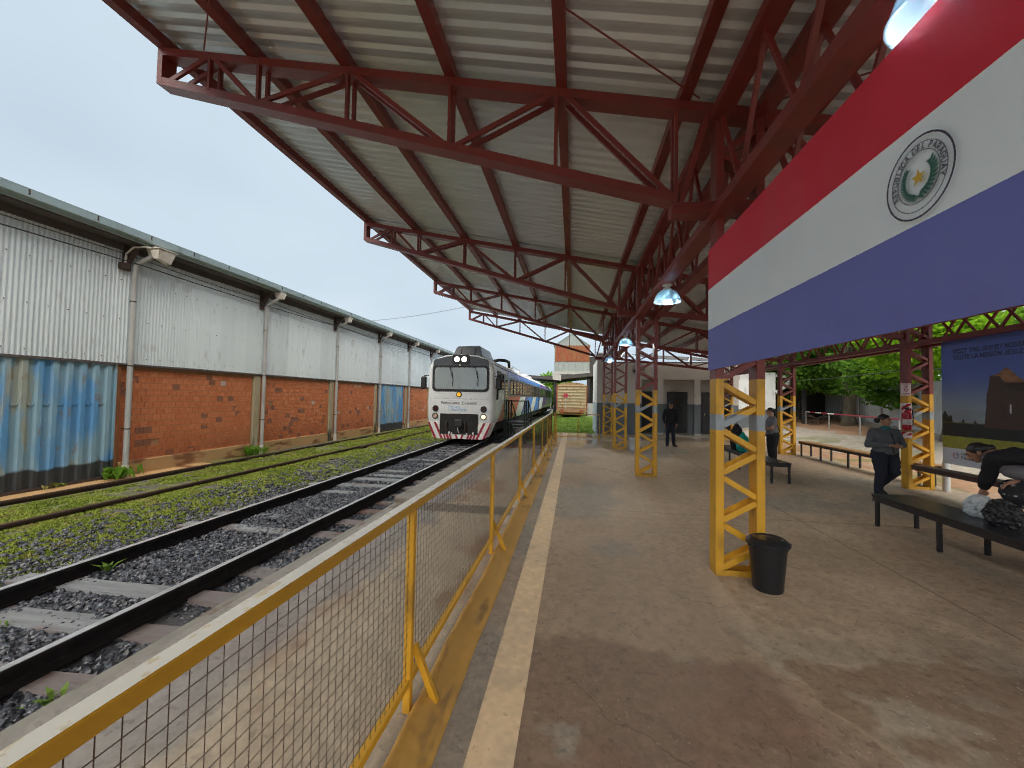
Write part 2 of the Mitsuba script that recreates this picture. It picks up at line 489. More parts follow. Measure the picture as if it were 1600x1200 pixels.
leafmat('leaf_dark', (0.05, 0.12, 0.02), (0.15, 0.29, 0.04), 1.0)
leafmat('leaf_lime', (0.17, 0.36, 0.02), (0.34, 0.56, 0.05), 1.2)
leafmat('leaf_mid', (0.11, 0.25, 0.03), (0.24, 0.44, 0.055), 1.1)
mat('bark', proc(lambda p, n, uv: mix(C(0.19, 0.165, 0.12), C(0.07, 0.06, 0.045), fbm(p.x * 7, p.y * 7, p.z * 2.5, 4))), 0.9)

# train
mat('train_grey', worn((0.70, 0.73, 0.75), 0.06, 2, (0.3, 0.27, 0.24), 0.3), 0.3, clearcoat=0.5)
mat('train_dark', (0.072, 0.08, 0.095), 0.3)
mat('black_rubber', (0.013, 0.013, 0.015), 0.55)
mat('black_metal', worn((0.020, 0.020, 0.022), 0.4, 5), 0.45)
mat('under_black', worn((0.018, 0.017, 0.017), 0.4, 5), 0.8)
mat('window_glass', (0.02, 0.023, 0.026), 0.04, 0.0, 0.9)
mat('windshield', proc(lambda p, n, uv: mix(C(0.30, 0.35, 0.37), C(0.40, 0.45, 0.47), smoothstep(0.35, 0.65, noise(p.x * 2.2, p.z * 0.6, 1.0)))), 0.06, 0.0, 0.8)  # pale base colour paints in the sky reflected by the glass
mat('stripe_white', (0.74, 0.74, 0.72), 0.4)
mat('stripe_red', (0.30, 0.022, 0.045), 0.4)
mat('text_black', (0.02, 0.02, 0.03), 0.5)
mat('text_blue', (0.07, 0.29, 0.62), 0.5)
mat('curtain', proc(lambda p, n, uv: mix(C(0.16, 0.12, 0.09), C(0.30, 0.25, 0.19), noise(p.y * 14, 1, 1))), 0.8)
mat('lamp_amber', (0.75, 0.36, 0.03), 0.2)
mat('lamp_clear', (0.45, 0.33, 0.26), 0.15)
mat('lamp_dark', (0.035, 0.012, 0.016), 0.15)


def livery(p, n, uv):
    """side paint of the rail cars: swept bands of salmon, red, white, blues and purple; blue cant rail"""
    g = 0.94 + 0.1 * fbm(p.y * 2, p.z * 4, 1.0, 3)
    y = p.y - 0.9 * (p.z - 0.8) * dr.select(p.y < 20.5, 1.0, 2.4)
    white, red, salmon = C(0.60, 0.64, 0.67), C(0.60, 0.035, 0.035), C(0.50, 0.14, 0.11)
    dblue, lblue, purp, dark = C(0.012, 0.055, 0.30), C(0.022, 0.20, 0.62), C(0.10, 0.05, 0.24), C(0.055, 0.058, 0.066)
    c = dr.select(p.y < 16.35, C(0.72, 0.745, 0.765), white)
    c = dr.select((p.y > 16.35) & (p.y + 1.6 * (1.9 - p.z) > 18.05) & (p.z < 1.9) & (p.y < 17.75), salmon, c)
    c = dr.select((p.y > 17.75) & (p.y < 19.0), dark, c)
    low = p.z < 1.86
    c = dr.select((p.y > 19.0) & (y < 21.0) & low, red, c)
    c = dr.select((y > 23.6) & (y < 25.2) & low, dblue, c)
    c = dr.select((y > 25.2) & (y < 28.6) & low, lblue, c)
    c = dr.select((y > 31.2) & (y < 35.5) & low, lblue, c)
    c = dr.select((y > 39.0) & low, purp, c)
    c = dr.select((p.y > 18.2) & (p.z >= 1.86) & (p.z < 2.76), dark, c)
    c = dr.select((p.y > 17.0) & (p.z >= 2.76) & (p.z < 3.08), mix(dblue * 1.2, lblue, smoothstep(18.0, 34.0, p.y)), c)
    c = dr.select((p.y > 37.4) & (p.z >= 2.76) & (p.z < 3.08), purp * 1.3, c)
    c = dr.select((p.y > 15.9) & (p.y < 18.4) & (p.z >= 2.0) & (p.z < 3.0), C(0.30, 0.30, 0.30), c)
    dirt = smoothstep(1.5, 0.75, p.z) * 0.25
    return mix(c * g, C(0.16, 0.12, 0.09), dirt)


mat('livery', proc(livery), 0.3, clearcoat=0.4)
mat('roof_light', worn((0.55, 0.55, 0.56), 0.2, 2), 0.5)


def boxcar_col(p, n, uv):
    f = fbm(p.x * 3, p.z * 5, 1.0, 4)
    c = mix(C(0.30, 0.245, 0.15), C(0.20, 0.12, 0.055), smoothstep(0.5, 0.75, f) * 0.5 + smoothstep(2.6, 3.2, p.z) * 0.6)
    return mix(c, C(0.20, 0.075, 0.03), smoothstep(0.66, 0.80, fbm(p.x * 3, p.z * 3, 5.0, 3)) + 0.6 * smoothstep(1.1, 0.7, p.z))


mat('boxcar_paint', proc(boxcar_col), 0.7)


def rust_sheet(p, n, uv):
    f = fbm(p.x * 5.5, p.z * 0.7, p.y * 3, 4)
    return mix(C(0.20, 0.085, 0.03), C(0.22, 0.05, 0.025), smoothstep(0.35, 0.65, f)) * (0.75 + 0.5 * fbm(p.x * 16, p.z * 4, 3.0, 3))


mat('rust_sheet', proc(rust_sheet), 0.8)
mat('grey_sheet', proc(lambda p, n, uv: mix(C(0.27, 0.30, 0.29), C(0.20, 0.225, 0.215), fbm(p.x * 5, p.z * 0.8, p.y * 5, 4))), 0.55)


def two_tone(p, n, uv):
    f = 0.92 + 0.14 * fbm(p.x * 1.5, p.y * 1.5, p.z * 1.5, 4)
    return dr.select(p.z > 1.62, C(0.52, 0.49, 0.455), C(0.125, 0.145, 0.165)) * f


mat('two_tone_wall', proc(two_tone), 0.7)
mat('side_wall_white', proc(lambda p, n, uv: dr.select(p.z > 1.62, C(0.70, 0.68, 0.64), C(0.38, 0.45, 0.48)) * (0.85 + 0.25 * fbm(p.x, p.y * 2, p.z * 2, 4))), 0.7)
mat('white_wall', worn((0.72, 0.74, 0.74), 0.08, 1.5), 0.6)
mat('dark_door', worn((0.022, 0.024, 0.03), 0.3, 4), 0.45)
mat('white_base', (0.33, 0.325, 0.31), 0.7)
mat('old_roof_dark', worn((0.045, 0.042, 0.042), 0.5, 4), 0.8)
mat('fence_sheet', proc(lambda p, n, uv: mix(C(0.46, 0.47, 0.48), C(0.34, 0.35, 0.36), fbm(p.x * 2, p.y * 2, p.z * 0.8, 4))), 0.55, 0.1)

mat('bench_black', worn((0.016, 0.016, 0.019), 0.4, 6), 0.32)
mat('bench_wood', proc(lambda p, n, uv: mix(C(0.36, 0.20, 0.075), C(0.22, 0.11, 0.045), fbm(p.x * 25, p.y * 1.2, 2.0, 4))), 0.45)
mat('bench_brown', worn((0.075, 0.042, 0.034), 0.4, 6), 0.5)
mat('bin_black', (0.012, 0.013, 0.016), 0.28)
mat('bin_white', worn((0.50, 0.51, 0.51), 0.1, 4), 0.4)
mat('cloth_red', worn((0.58, 0.016, 0.038), 0.10, 1.2, (0.3, 0.3, 0.3), 0.05), 0.6, bump=proc(lambda p, n, uv: fbm(p.y * 1.3, p.z * 2.2, 1.0, 3)), bscale=0.025)
mat('cloth_white', worn((0.74, 0.80, 0.85), 0.06, 1.2, (0.3, 0.3, 0.3), 0.05), 0.6, bump=proc(lambda p, n, uv: fbm(p.y * 1.3, p.z * 2.2, 1.0, 3)), bscale=0.025)
mat('cloth_blue', worn((0.145, 0.16, 0.48), 0.10, 1.2, (0.3, 0.3, 0.3), 0.05), 0.6, bump=proc(lambda p, n, uv: fbm(p.y * 1.3, p.z * 2.2, 1.0, 3)), bscale=0.025)
mat('seal_ink', (0.035, 0.028, 0.055), 0.6)
mat('seal_green', (0.022, 0.10, 0.075), 0.6)
mat('seal_gold', (0.55, 0.36, 0.03), 0.6)
mat('sign_white', (0.62, 0.55, 0.55), 0.5)
mat('ext_red', (0.42, 0.012, 0.03), 0.25)
mat('poster_white', (0.68, 0.71, 0.78), 0.6)
mat('poster_text', (0.028, 0.032, 0.075), 0.6)


def poster_print(p, n, uv):
    """the printed landscape: evening sky, far trees, dark meadow, lit lawn"""
    z = p.z + 0.0 * p.y
    sky = mix(C(0.30, 0.38, 0.42), C(0.12, 0.19, 0.60), smoothstep(1.55, 2.5, z))
    sky = mix(sky, C(0.26, 0.28, 0.33), 0.5 * smoothstep(0.5, 0.62, fbm(p.y * 1.2, z * 9, 3.0, 4)) * smoothstep(2.2, 1.6, z))
    f = fbm(p.y * 30, z * 40, 2.0, 3)
    lawn = mix(C(0.42, 0.41, 0.06), C(0.26, 0.27, 0.045), f)
    tree = 1.47 + 0.22 * smoothstep(0.45, 0.8, fbm(p.y * 5.5, 2.0, 1.0, 4))
    c = dr.select(z > tree, sky, C(0.022, 0.03, 0.014))
    c = dr.select(z < 1.46, mix(C(0.016, 0.02, 0.022), C(0.03, 0.035, 0.03), f), c)
    c = dr.select((z < 1.475) & (z > 1.46), C(0.12, 0.11, 0.03), c)
    return dr.select(z < 1.20 + 0.01 * noise(p.y * 30, 1, 1), lawn, c)


mat('poster_print', proc(poster_print), 0.55)


def ruin_print(p, n, uv):
    f = fbm(p.y * 6, p.z * 9, 2.0, 4)
    b = noise(p.y * 9, p.z * 26, 4.0)
    d = mix(C(0.030, 0.022, 0.020), C(0.062, 0.042, 0.034), f * 0.6 + b * 0.4)
    lit = smoothstep(0.0, 0.05, p.z - 2.20 - 0.35 * (8.4 - p.y) * 0.0) * smoothstep(8.62, 8.5, p.y)
    return mix(d, mix(C(0.42, 0.22, 0.12), C(0.26, 0.12, 0.06), b), lit)


mat('ruin_print', proc(ruin_print), 0.55)

# people and small things
mat('skin', worn((0.36, 0.19, 0.125), 0.08, 9, (0.25, 0.11, 0.08), 0.2), 0.5)
mat('skin_tan', worn((0.30, 0.155, 0.10), 0.08, 9, (0.22, 0.10, 0.07), 0.2), 0.5)
mat('hair_black', proc(lambda p, n, uv: C(0.012, 0.010, 0.010) * (0.5 + fbm(p.x * 70, p.y * 70, p.z * 12, 3))), 0.4)
mat('eye_dark', (0.015, 0.012, 0.012), 0.2)
mat('lip', (0.22, 0.075, 0.065), 0.5)


def cloth(name, c, s=55, amp=0.35):
    mat(name, proc(lambda p, n, uv: C(*c) * (1 - amp / 2 + amp * fbm(p.x * 9, p.y * 9, p.z * 9, 4))), 0.85, 0.0, 0.2,
        bump=proc(lambda p, n, uv: fbm(p.x * 13, p.y * 13, p.z * 8, 4)), bscale=0.035)


cloth('cloth_black', (0.022, 0.022, 0.026))
cloth('cloth_navy', (0.026, 0.030, 0.045))
cloth('cloth_slate', (0.105, 0.115, 0.128))
cloth('cloth_grey', (0.155, 0.15, 0.165))
cloth('cloth_teal', (0.035, 0.15, 0.17))
cloth('bag_teal', (0.02, 0.30, 0.25))
mat('bag_white', proc(lambda p, n, uv: mix(C(0.62, 0.66, 0.68), C(0.36, 0.41, 0.43), fbm(p.x * 11, p.y * 11, p.z * 16, 4))), 0.35,
    bump=proc(lambda p, n, uv: fbm(p.x * 18, p.y * 18, p.z * 18, 4)), bscale=0.05)
mat('floral', proc(lambda p, n, uv: mix(C(0.018, 0.018, 0.022), C(0.36, 0.33, 0.33), smoothstep(0.62, 0.70, fbm(p.x * 21, p.y * 21, p.z * 21, 3)))), 0.8,
    bump=proc(lambda p, n, uv: fbm(p.x * 13, p.y * 13, p.z * 8, 4)), bscale=0.035)
mat('black_bag', (0.014, 0.014, 0.017), 0.3, bump=proc(lambda p, n, uv: fbm(p.x * 14, p.y * 14, p.z * 14, 4)), bscale=0.05)
mat('shoe_dark', (0.03, 0.024, 0.022), 0.5)
mat('lamp_white', (0.55, 0.55, 0.54), 0.5)
scene['lamp_bowl'] = {'type': 'principledthin', 'base_color': rgb(0.62, 0.82, 0.95), 'roughness': 0.15, 'spec_trans': 0.6, 'diff_trans': 1.1, 'eta': 1.5}
scene['bulb'] = {'type': 'diffuse', 'reflectance': rgb(0.8, 0.8, 0.8)}

# ------------------------------------------------------------------ ground, platform
def nonuni(lo, hi, step, far):
    a = np.arange(lo, hi + step / 2, step)
    e = np.array([1.5, 4, 10, 25, 60, 150, far])
    return np.concatenate([lo - e[::-1], a, hi + e])


def sstep(a, b, x):
    t = np.clip((x - a) / (b - a), 0, 1)
    return t * t * (3 - 2 * t)


def ground_h(x, y):
    h = np.full(np.shape(x), -0.17)
    b = meshkit.fbm(np.stack([x * 0.8, y * 0.8, 0 * x], -1), 3, 5) - 0.5
    h = h + 0.07 * sstep(-5.4, -6.4, x) + b * 0.05 * sstep(-5.0, -5.6, x)
    h = h + sstep(8.6, 21.0, x) * 0.95 + sstep(8.2, 8.8, x) * 0.05
    h = h + sstep(-12, -30, x) * 0.2 + sstep(26, 40, y) * 0.15 * sstep(-3, 0, x)
    return h


struct('ground', grid(nonuni(-14, 26, 0.4, 500), nonuni(-6, 44, 0.4, 700), ground_h), 'ground_mat', True)
PX0, PX1 = -2.87, 8.15
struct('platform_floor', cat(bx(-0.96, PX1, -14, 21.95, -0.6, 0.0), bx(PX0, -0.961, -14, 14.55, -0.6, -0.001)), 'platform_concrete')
struct('painted_line', bx(-0.505, -0.265, -14, 21.5, 0.0, 0.004), 'stripe_paint')
# low kerb along the platform edge, and the rounded painted footing of the fence
ek = bx(-3.02, -2.62, 6.72, 15.2, -0.5, 0.065, 0.02)
struct('platform_kerb', ek, 'edge_concrete')
struct('platform_edge', bx(-2.98, -2.868, -14, 6.70, -0.6, -0.012, 0.015), 'edge_concrete')
ys = np.arange(-2.0, 18.4, 0.06)
prof = np.array([[-0.885, -0.02], [-0.885, 0.015], [-0.875, 0.045], [-0.850, 0.068], [-0.82, 0.070], [-0.785, 0.050], [-0.75, 0.022], [-0.70, 0.010], [-0.665, 0.006], [-0.655, -0.02]])
V = []
for y in ys:
    w = meshkit.fbm(np.stack([prof[:, 0] * 14, np.full(len(prof), y * 4.5), prof[:, 1] * 0], -1), 3, 2) - 0.5
    q = prof.copy(); q[1:-1, 1] += w[1:-1] * 0.03 * (prof[1:-1, 1] > 0.008); q[:, 0] += 0.018 * (meshkit.noise(np.array([[y * 1.7, 0, 0]]), 4)[0] - 0.5)
    V.append(np.stack([q[:, 0], np.full(len(q), y), q[:, 1]], 1))
n = len(prof)
F = []
for i in range(len(ys) - 1):
    for k in range(n - 1):
        a = i * n + k
        F += [[a, a + n, a + n + 1], [a, a + n + 1, a + 1]]
struct('painted_kerb', trimesh.Trimesh(np.vstack(V), F, process=False), 'kerb_paint', True)

# ------------------------------------------------------------------ railway tracks
RAILP = Polygon([(-.065, 0), (.065, 0), (.065, .012), (.02, .03), (.012, .045), (.012, .10), (.036, .112), (.036, .145), (.028, .152), (-.028, .152), (-.036, .145), (-.036, .112), (-.012, .10), (-.012, .045), (-.02, .03), (-.065, .012)])


def rail_mesh(x, y0, y1, top):
    from shapely.affinity import translate
    return prism(translate(RAILP, x, top - 0.152), 'y', y0, y1)


def track(name, label, xs, top, y0, y1, sl, mats, head=True):
    k = thing(name, label, 'railway track')
    for x in xs:
        r = part(k, 'rail', rail_mesh(x, y0, y1, top), mats)
        if head:
            part(r, 'running_surface', bx(x - 0.029, x + 0.029, y0, y1, top - 0.001, top + 0.003), 'rail_head')
    y = sl[0]
    i = 0
    while y < sl[1]:
        w = 0.19 + 0.07 * rng.random()
        x0, x1 = xs[0] - 0.50 - 0.12 * rng.random(), xs[1] + 0.42 + 0.14 * rng.random()
        zt = top - 0.142 + (rng.random() - 0.75) * 0.034
        nx = 16
        X = np.linspace(x0, x1, nx)
        e0 = -w / 2 + 0.06 * (meshkit.noise(np.stack([X * 2, 0 * X + y, 0 * X], -1), 1) - 0.5)
        e1 = w / 2 + 0.06 * (meshkit.noise(np.stack([X * 2, 0 * X + y, 0 * X + 5], -1), 2) - 0.5)
        poly = Polygon(np.vstack([np.stack([X, e0], 1), np.stack([X, e1], 1)[::-1]]))
        m = prism(poly, 'z', zt - 0.16, zt)
        m.apply_transform(trimesh.transformations.rotation_matrix((rng.random() - 0.5) * 0.06, [0, 0, 1], [(x0 + x1) / 2, 0, 0]))
        m.apply_translation((0, y, 0))
        part(k, 'sleeper', m, 'sleeper')
        y += sl[2] * (0.9 + 0.2 * rng.random())
        i += 1
    return k


NT = (-4.995, -3.56)
track('railway_track', 'near railway track with polished rails on grey wooden sleepers in dark ballast', NT, 0.02, -4, 70, (1.05, 26, 0.60), 'rail_side')
k = track('railway_track', 'rusty disused railway track sunk in grass along the brick shed', (-9.05, -7.50), -0.015, -4, 60, (100, 100, 1), 'rail_rust', False)
part(k, 'guard_rail', rail_mesh(-7.40, 13.6, 17.2, -0.02), 'rail_rust')
# brown timber/earth strip between the far rail and the shed
struct('wall_footing', bx(-9.78, -9.20, -4, 9.6, -0.3, -0.075, 0.01), 'plinth')

# ballast stones: convex chips
ico = trimesh.creation.icosahedron()
VAR = []
for s in range(6):
    r2 = np.random.default_rng(100 + s)
    v = ico.vertices * (0.72 + 0.5 * r2.random((12, 1)))
    VAR.append(v * np.array([1.0, 0.75 + 0.3 * r2.random(), 0.5 + 0.3 * r2.random()]))


def stones(P, size):
    n = len(P)
    out_v = np.empty((n, 12, 3))
    a = rng.random((n, 3)) * 2 * np.pi
    s = size * (0.6 + 0.8 * rng.random(n))
    ca, sa, cb, sb = np.cos(a[:, 0]), np.sin(a[:, 0]), np.cos(a[:, 1] * 0.25 - 0.8), np.sin(a[:, 1] * 0.25 - 0.8)
    which = rng.integers(0, 6, n)
    v = np.array(VAR)[which] * s[:, None, None]
    y1 = v[..., 1] * cb[:, None] - v[..., 2] * sb[:, None]
    z1 = v[..., 1] * sb[:, None] + v[..., 2] * cb[:, None]
    x2 = v[..., 0] * ca[:, None] - y1 * sa[:, None]
    y2 = v[..., 0] * sa[:, None] + y1 * ca[:, None]
    out_v[..., 0], out_v[..., 1], out_v[..., 2] = x2, y2, z1
    out_v += P[:, None, :]
    f = ico.faces[None] + (np.arange(n) * 12)[:, None, None]
    return trimesh.Trimesh(out_v.reshape(-1, 3), f.reshape(-1, 3), process=False)


def scatter(x0, x1, y0, y1, dens):
    n = int((x1 - x0) * (y1 - y0) * dens)
    return x0 + (x1 - x0) * rng.random(n), y0 + (y1 - y0) * rng.random(n)


chunks = []
for (y0, y1, dens, size) in ((1.1, 4.5, 1150, 0.029), (4.5, 8.0, 850, 0.030), (8.0, 13.0, 400, 0.034), (13.0, 22.0, 160, 0.045)):
    x, y = scatter(-6.9, -2.9, y0, y1, dens)
    keep = rng.random(len(x)) < np.clip(1.15 - np.clip((-5.15 - x) / 0.85, 0, 1) * 1.0, 0.0, 1)
    keep &= ~((np.abs(x - NT[0]) < 0.06) | (np.abs(x - NT[1]) < 0.06))
    x, y = x[keep], y[keep]
    b = meshkit.fbm(np.stack([x * 1.3, y * 1.3, 0 * x], -1), 3, 8) - 0.5
    z = -0.158 + 0.075 * b + 0.014 * rng.random(len(x)) - 0.010 * ((x > -3.5) | (x < -5.1))
    z = np.where(x < -5.3, ground_h(x, y) + 0.012, z)
    chunks.append(stones(np.stack([x, y, z], 1), size))
k = thing('ballast_gravel', 'dark wet crushed stone ballast between and beside the near rails', 'ballast', kind='stuff')
scene[k] = mikit.ply(cat(chunks), 'ballast')


def blades(P, h, lean=0.6, w=0.006):
    n = len(P)
    a = rng.random(n) * 2 * np.pi
    hh = h * (0.5 + rng.random(n))
    side = np.stack([np.cos(a), np.sin(a), 0 * a], 1)
    fw = np.stack([-np.sin(a), np.cos(a), 0 * a], 1)
    ww = np.broadcast_to(np.asarray(w), (n,))[:, None]
    l = (rng.random(n) * lean)[:, None] * hh[:, None]
    v = np.stack([P - side * ww, P + side * ww, P + fw * l * 0.45 + side * ww * 0.7 + np.array([0, 0, 1]) * hh[:, None] * 0.6, P + fw * l * 1.3 + np.array([0, 0, 1]) * hh[:, None]], 1)
    f = np.array([[0, 1, 2], [0, 2, 3]])[None] + (np.arange(n) * 4)[:, None, None]
    return trimesh.Trimesh(v.reshape(-1, 3), f.reshape(-1, 3), process=False)


def moss_points(x0, x1, y0, y1, dens, thr):
    x, y = scatter(x0, x1, y0, y1, dens)
    f = meshkit.fbm(np.stack([x * 1.1, y * 1.1, 0 * x], -1), 4, 21) * 0.6 + meshkit.fbm(np.stack([x * 5, y * 5, 0 * x], -1), 3, 4) * 0.4
    keep = f > thr + 0.10 * sstep(-5.75, -5.15, x)
    return np.stack([x[keep], y[keep], ground_h(x[keep], y[keep]) - 0.003], 1)


g = [blades(moss_points(-8.9, -5.15, 2.5, 9, 5600, 0.435), 0.022, 1.3, 0.009), blades(moss_points(-9.4, -5.25, 9, 17, 2800, 0.43), 0.030, 1.1, 0.014),
     blades(moss_points(-9.3, -5.3, 17, 34, 800, 0.41), 0.05, 0.8, 0.026)]
k = thing('trackside_grass', 'low mossy yellow green grass spreading between the two tracks', 'grass', kind='stuff')
scene[k] = mikit.ply(cat(g), 'grass_blade')
x, y = scatter(-2.8, 5.5, 19.3, 40, 260)
keep = (y > 22.5) | (x < 0.9)
mead = blades(np.stack([x[keep], y[keep], ground_h(x[keep], y[keep]) - 0.01], 1), 0.07, 0.9, 0.02)
k = thing('meadow_grass', 'bright green grass beyond the end of the platform', 'grass', kind='stuff')
scene[k] = mikit.ply(mead, 'meadow_blade')


def weed(name, label, at, n, r, h, bsdf='grass_blade'):
    k = thing(name, label, 'weed')
    v, f = [], []
    for i in range(n):
        a = rng.random() * 6.283
        L = h * (0.6 + 0.6 * rng.random()); o = np.array(at) + np.append(rng.normal(0, r * 0.3, 2), 0)
        d = np.array([math.cos(a), math.sin(a), 0]); s = np.array([-d[1], d[0], 0]) * L * 0.16
        m0, m1 = o + d * L * 0.3 + [0, 0, L * 0.6], o + d * L * 0.75 + [0, 0, L * 0.8]
        b = len(v)
        v += [o, m0 + s, m0 - s, m1]
        f += [[b, b + 1, b + 2], [b + 1, b + 3, b + 2]]
    scene[k] = mikit.ply(trimesh.Trimesh(v, f, process=False), bsdf)


weed('weed', 'small bright weed sprouting beside the left rail of the near track', (-4.87, 3.75, -0.15), 14, 0.05, 0.14, 'meadow_blade')
weed('weed', 'grass tuft in the ballast next to the near platform edge', (-3.18, 2.15, -0.16), 16, 0.1, 0.10, 'meadow_blade')
weed('weed', 'low weed between the sleepers in the middle of the near track', (-4.55, 2.75, -0.15), 12, 0.10, 0.06, 'meadow_blade')
weed('weed', 'leafy weed at the foot of the first downpipe', (-9.62, 7.45, -0.08), 60, 0.5, 0.30, 'leaf_mid')
weed('weed', 'leafy weed at the foot of the mouldy concrete post', (-9.62, 11.2, -0.08), 60, 0.6, 0.32, 'leaf_mid')
weed('weed', 'dry tuft by the blue door threshold', (-9.70, 6.5, -0.08), 24, 0.4, 0.14, 'grass_blade')

# ------------------------------------------------------------------ goods shed on the left
WX = -9.80
sh = thing('goods_shed', 'long goods shed with pale corrugated cladding over orange clay block walls', 'warehouse')
SY0, SY1 = -4.0, 46.0
BAYS = [-4.0, -0.05, 3.75, 7.55, 11.5, 15.5, 19.35, 23.05, 26.9, 30.8, 34.6, 38.4, 42.2, 46.0]
ZS, ZE = 2.40, 4.86
# corrugated sheets, each 0.912 m wide
pit_ = 0.076
y = SY0
i = 0
while y < SY1 - 0.1:
    y1 = min(y + 0.912, SY1)
    yy = np.arange(y, y1 + pit_ / 12, pit_ / 6) if y < 20 else np.arange(y, y1 + pit_ / 8, pit_ / 4)
    xx = WX + 0.055 + 0.011 * np.sin(yy / pit_ * 2 * np.pi) + 0.003 * (i % 2)
    zb = ZS - 0.01 * rng.random()
    V = np.vstack([np.stack([xx, yy, np.full(len(yy), zb)], 1), np.stack([xx, yy, np.full(len(yy), ZE)], 1)])
    m_ = len(yy)
    F = [[a, a + 1, a + 1 + m_] for a in range(m_ - 1)] + [[a, a + 1 + m_, a + m_] for a in range(m_ - 1)]
    part(sh, 'wall_sheet', trimesh.Trimesh(V, F, process=False), 'siding', True)
    y = y1
    i += 1
part(sh, 'inner_wall', bx(WX - 0.3, WX, SY0, SY1, ZS - 0.05, ZE), 'dark_soffit')
part(sh, 'drip_strip', bx(WX + 0.002, WX + 0.075, SY0, SY1, ZS - 0.05, ZS - 0.008), 'dark_soffit')
scr = [bx(WX + 0.066, WX + 0.078, yv - .008, yv + .008, zz - .008, zz + .008) for zz in (2.52, 3.35, 4.2) for yv in np.arange(3.8, 24, 0.304)]
part(sh, 'screw_heads', cat(scr), 'rusty_dark', stuff=True)
# lower walls
part(sh, 'backing_wall', bx(WX - 0.3, WX - 0.03, SY0, SY1, -0.4, ZS - 0.055), 'mortar')
DOORS = [(3.78, 7.48), (19.55, 22.52)]
pl = []
for a, b in zip(BAYS[:-1], BAYS[1:]):
    segs = [(a + 0.04, b - 0.22)]
    for d0, d1 in DOORS:
        segs = [s for q in segs for s in ((q[0], min(q[1], d0)), (max(q[0], d1), q[1])) if s[1] - s[0] > 0.05]
    for s in segs:
        pl.append(bx(WX - 0.1, WX + 0.045, s[0], s[1], -0.4, 0.225 + 0.012 * rng.random(), 0.012))
for m in pl: part(sh, 'plinth', m, 'plinth')
bk = np.array([[-BW / 2 + .006, 0, 0]])


def clay_mesh(w, d):
    """hollow clay block face with three horizontal ribs"""
    zs = np.array([0.006, 0.040, 0.049, 0.092, 0.101, 0.139])
    dep = np.array([0, 0, -0.010, 0, 0, 0]) if False else None
    pr = [(0.0, 0.006), (0.014, 0.006), (0.014, 0.043), (0.004, 0.047), (0.004, 0.052), (0.014, 0.056), (0.014, 0.089), (0.004, 0.093), (0.004, 0.098), (0.014, 0.102), (0.014, 0.139), (0.0, 0.139)]
    V, F = [], []
    for yv in (0.0, w):
        V += [[d + px, yv, pz] for px, pz in pr]
    n = len(pr)
    for a in range(n - 1):
        F += [[a, a + n, a + 1], [a + 1, a + n, a + n + 1]]
    for o, sgn in ((0, 1), (n, -1)):
        for q in ((0, 1, 2, 11), (2, 9, 10, 11), (2, 5, 6, 9)):
            F += [[o + q[0], o + q[1], o + q[2]][::sgn], [o + q[0], o + q[2], o + q[3]][::sgn]]
    return trimesh.Trimesh(V, F, process=False)


unit = {}
BR = []
for a, b in zip(BAYS[:-1], BAYS[1:]):
    if b < 3 or a > 42: continue
    lo, hi = a + 0.05, b - 0.21
    if a == 7.55: lo = 7.58
    rows = 15
    for r_ in range(rows):
        z = 0.23 + r_ * BH
        if z + BH > ZS - 0.03: break
        off = 0.5 if r_ % 2 else 0.0
        k0 = math.floor(lo / BW + off) - 1
        while True:
            s0, s1 = (k0 - off) * BW, (k0 + 1 - off) * BW
            k0 += 1
            if s0 >= hi: break
            s0, s1 = max(s0, lo), min(s1, hi)
            if s1 - s0 < 0.03: continue
            if any(s1 > d0 - 0.05 and s0 < d1 + 0.04 for d0, d1 in DOORS): continue
            BR.append((s0, s1, z))
BR.sort(key=lambda q: abs(q[0] - 9.0) if q[0] > 7.5 else 99)
rest = []
HOLE = [(8.4, 0.55), (12.1, 1.35)]
for i, (s0, s1, z) in enumerate(BR):
    if any(abs(s0 - hy) < 0.1 and abs(z - hz) < 0.08 for hy, hz in HOLE): continue
    d = (random.random() - 0.5) * 0.006
    if i < 300:
        wq = round(s1 - s0 - 0.012, 3)
        if wq not in unit: unit[wq] = mikit.ply(clay_mesh(wq, -0.028), 'clay_block')
        part(sh, 'brick', unit[wq], None, M=T().translate([WX + d, s0 + 0.006, z]))
    else:
        m = clay_mesh(s1 - s0 - 0.012, -0.028) if s0 < 24 else bx(-0.028, -0.014, 0, s1 - s0 - 0.012, 0.006, 0.139)
        m.apply_translation((WX + d, s0 + 0.006, z))
        rest.append(m)
part(sh, 'brickwork', cat(rest), 'clay_block', stuff=True)
for b in BAYS[4:]:
    if abs(b - 19.35) < .1:
        part(sh, 'concrete_post', bx(WX - 0.1, WX + 0.035, b - 0.2, b + 0.0, -0.4, ZS - 0.055, 0.01), 'concrete_post')
    else:
        part(sh, 'concrete_post', bx(WX - 0.1, WX + 0.035, b - 0.15, b + 0.11, -0.4, ZS - 0.055, 0.01), 'concrete_post')
part(sh, 'door_post', bx(WX - 0.1, WX + 0.05, 7.485, 7.56, -0.4, ZS - 0.055, 0.006), 'rust_sheet')


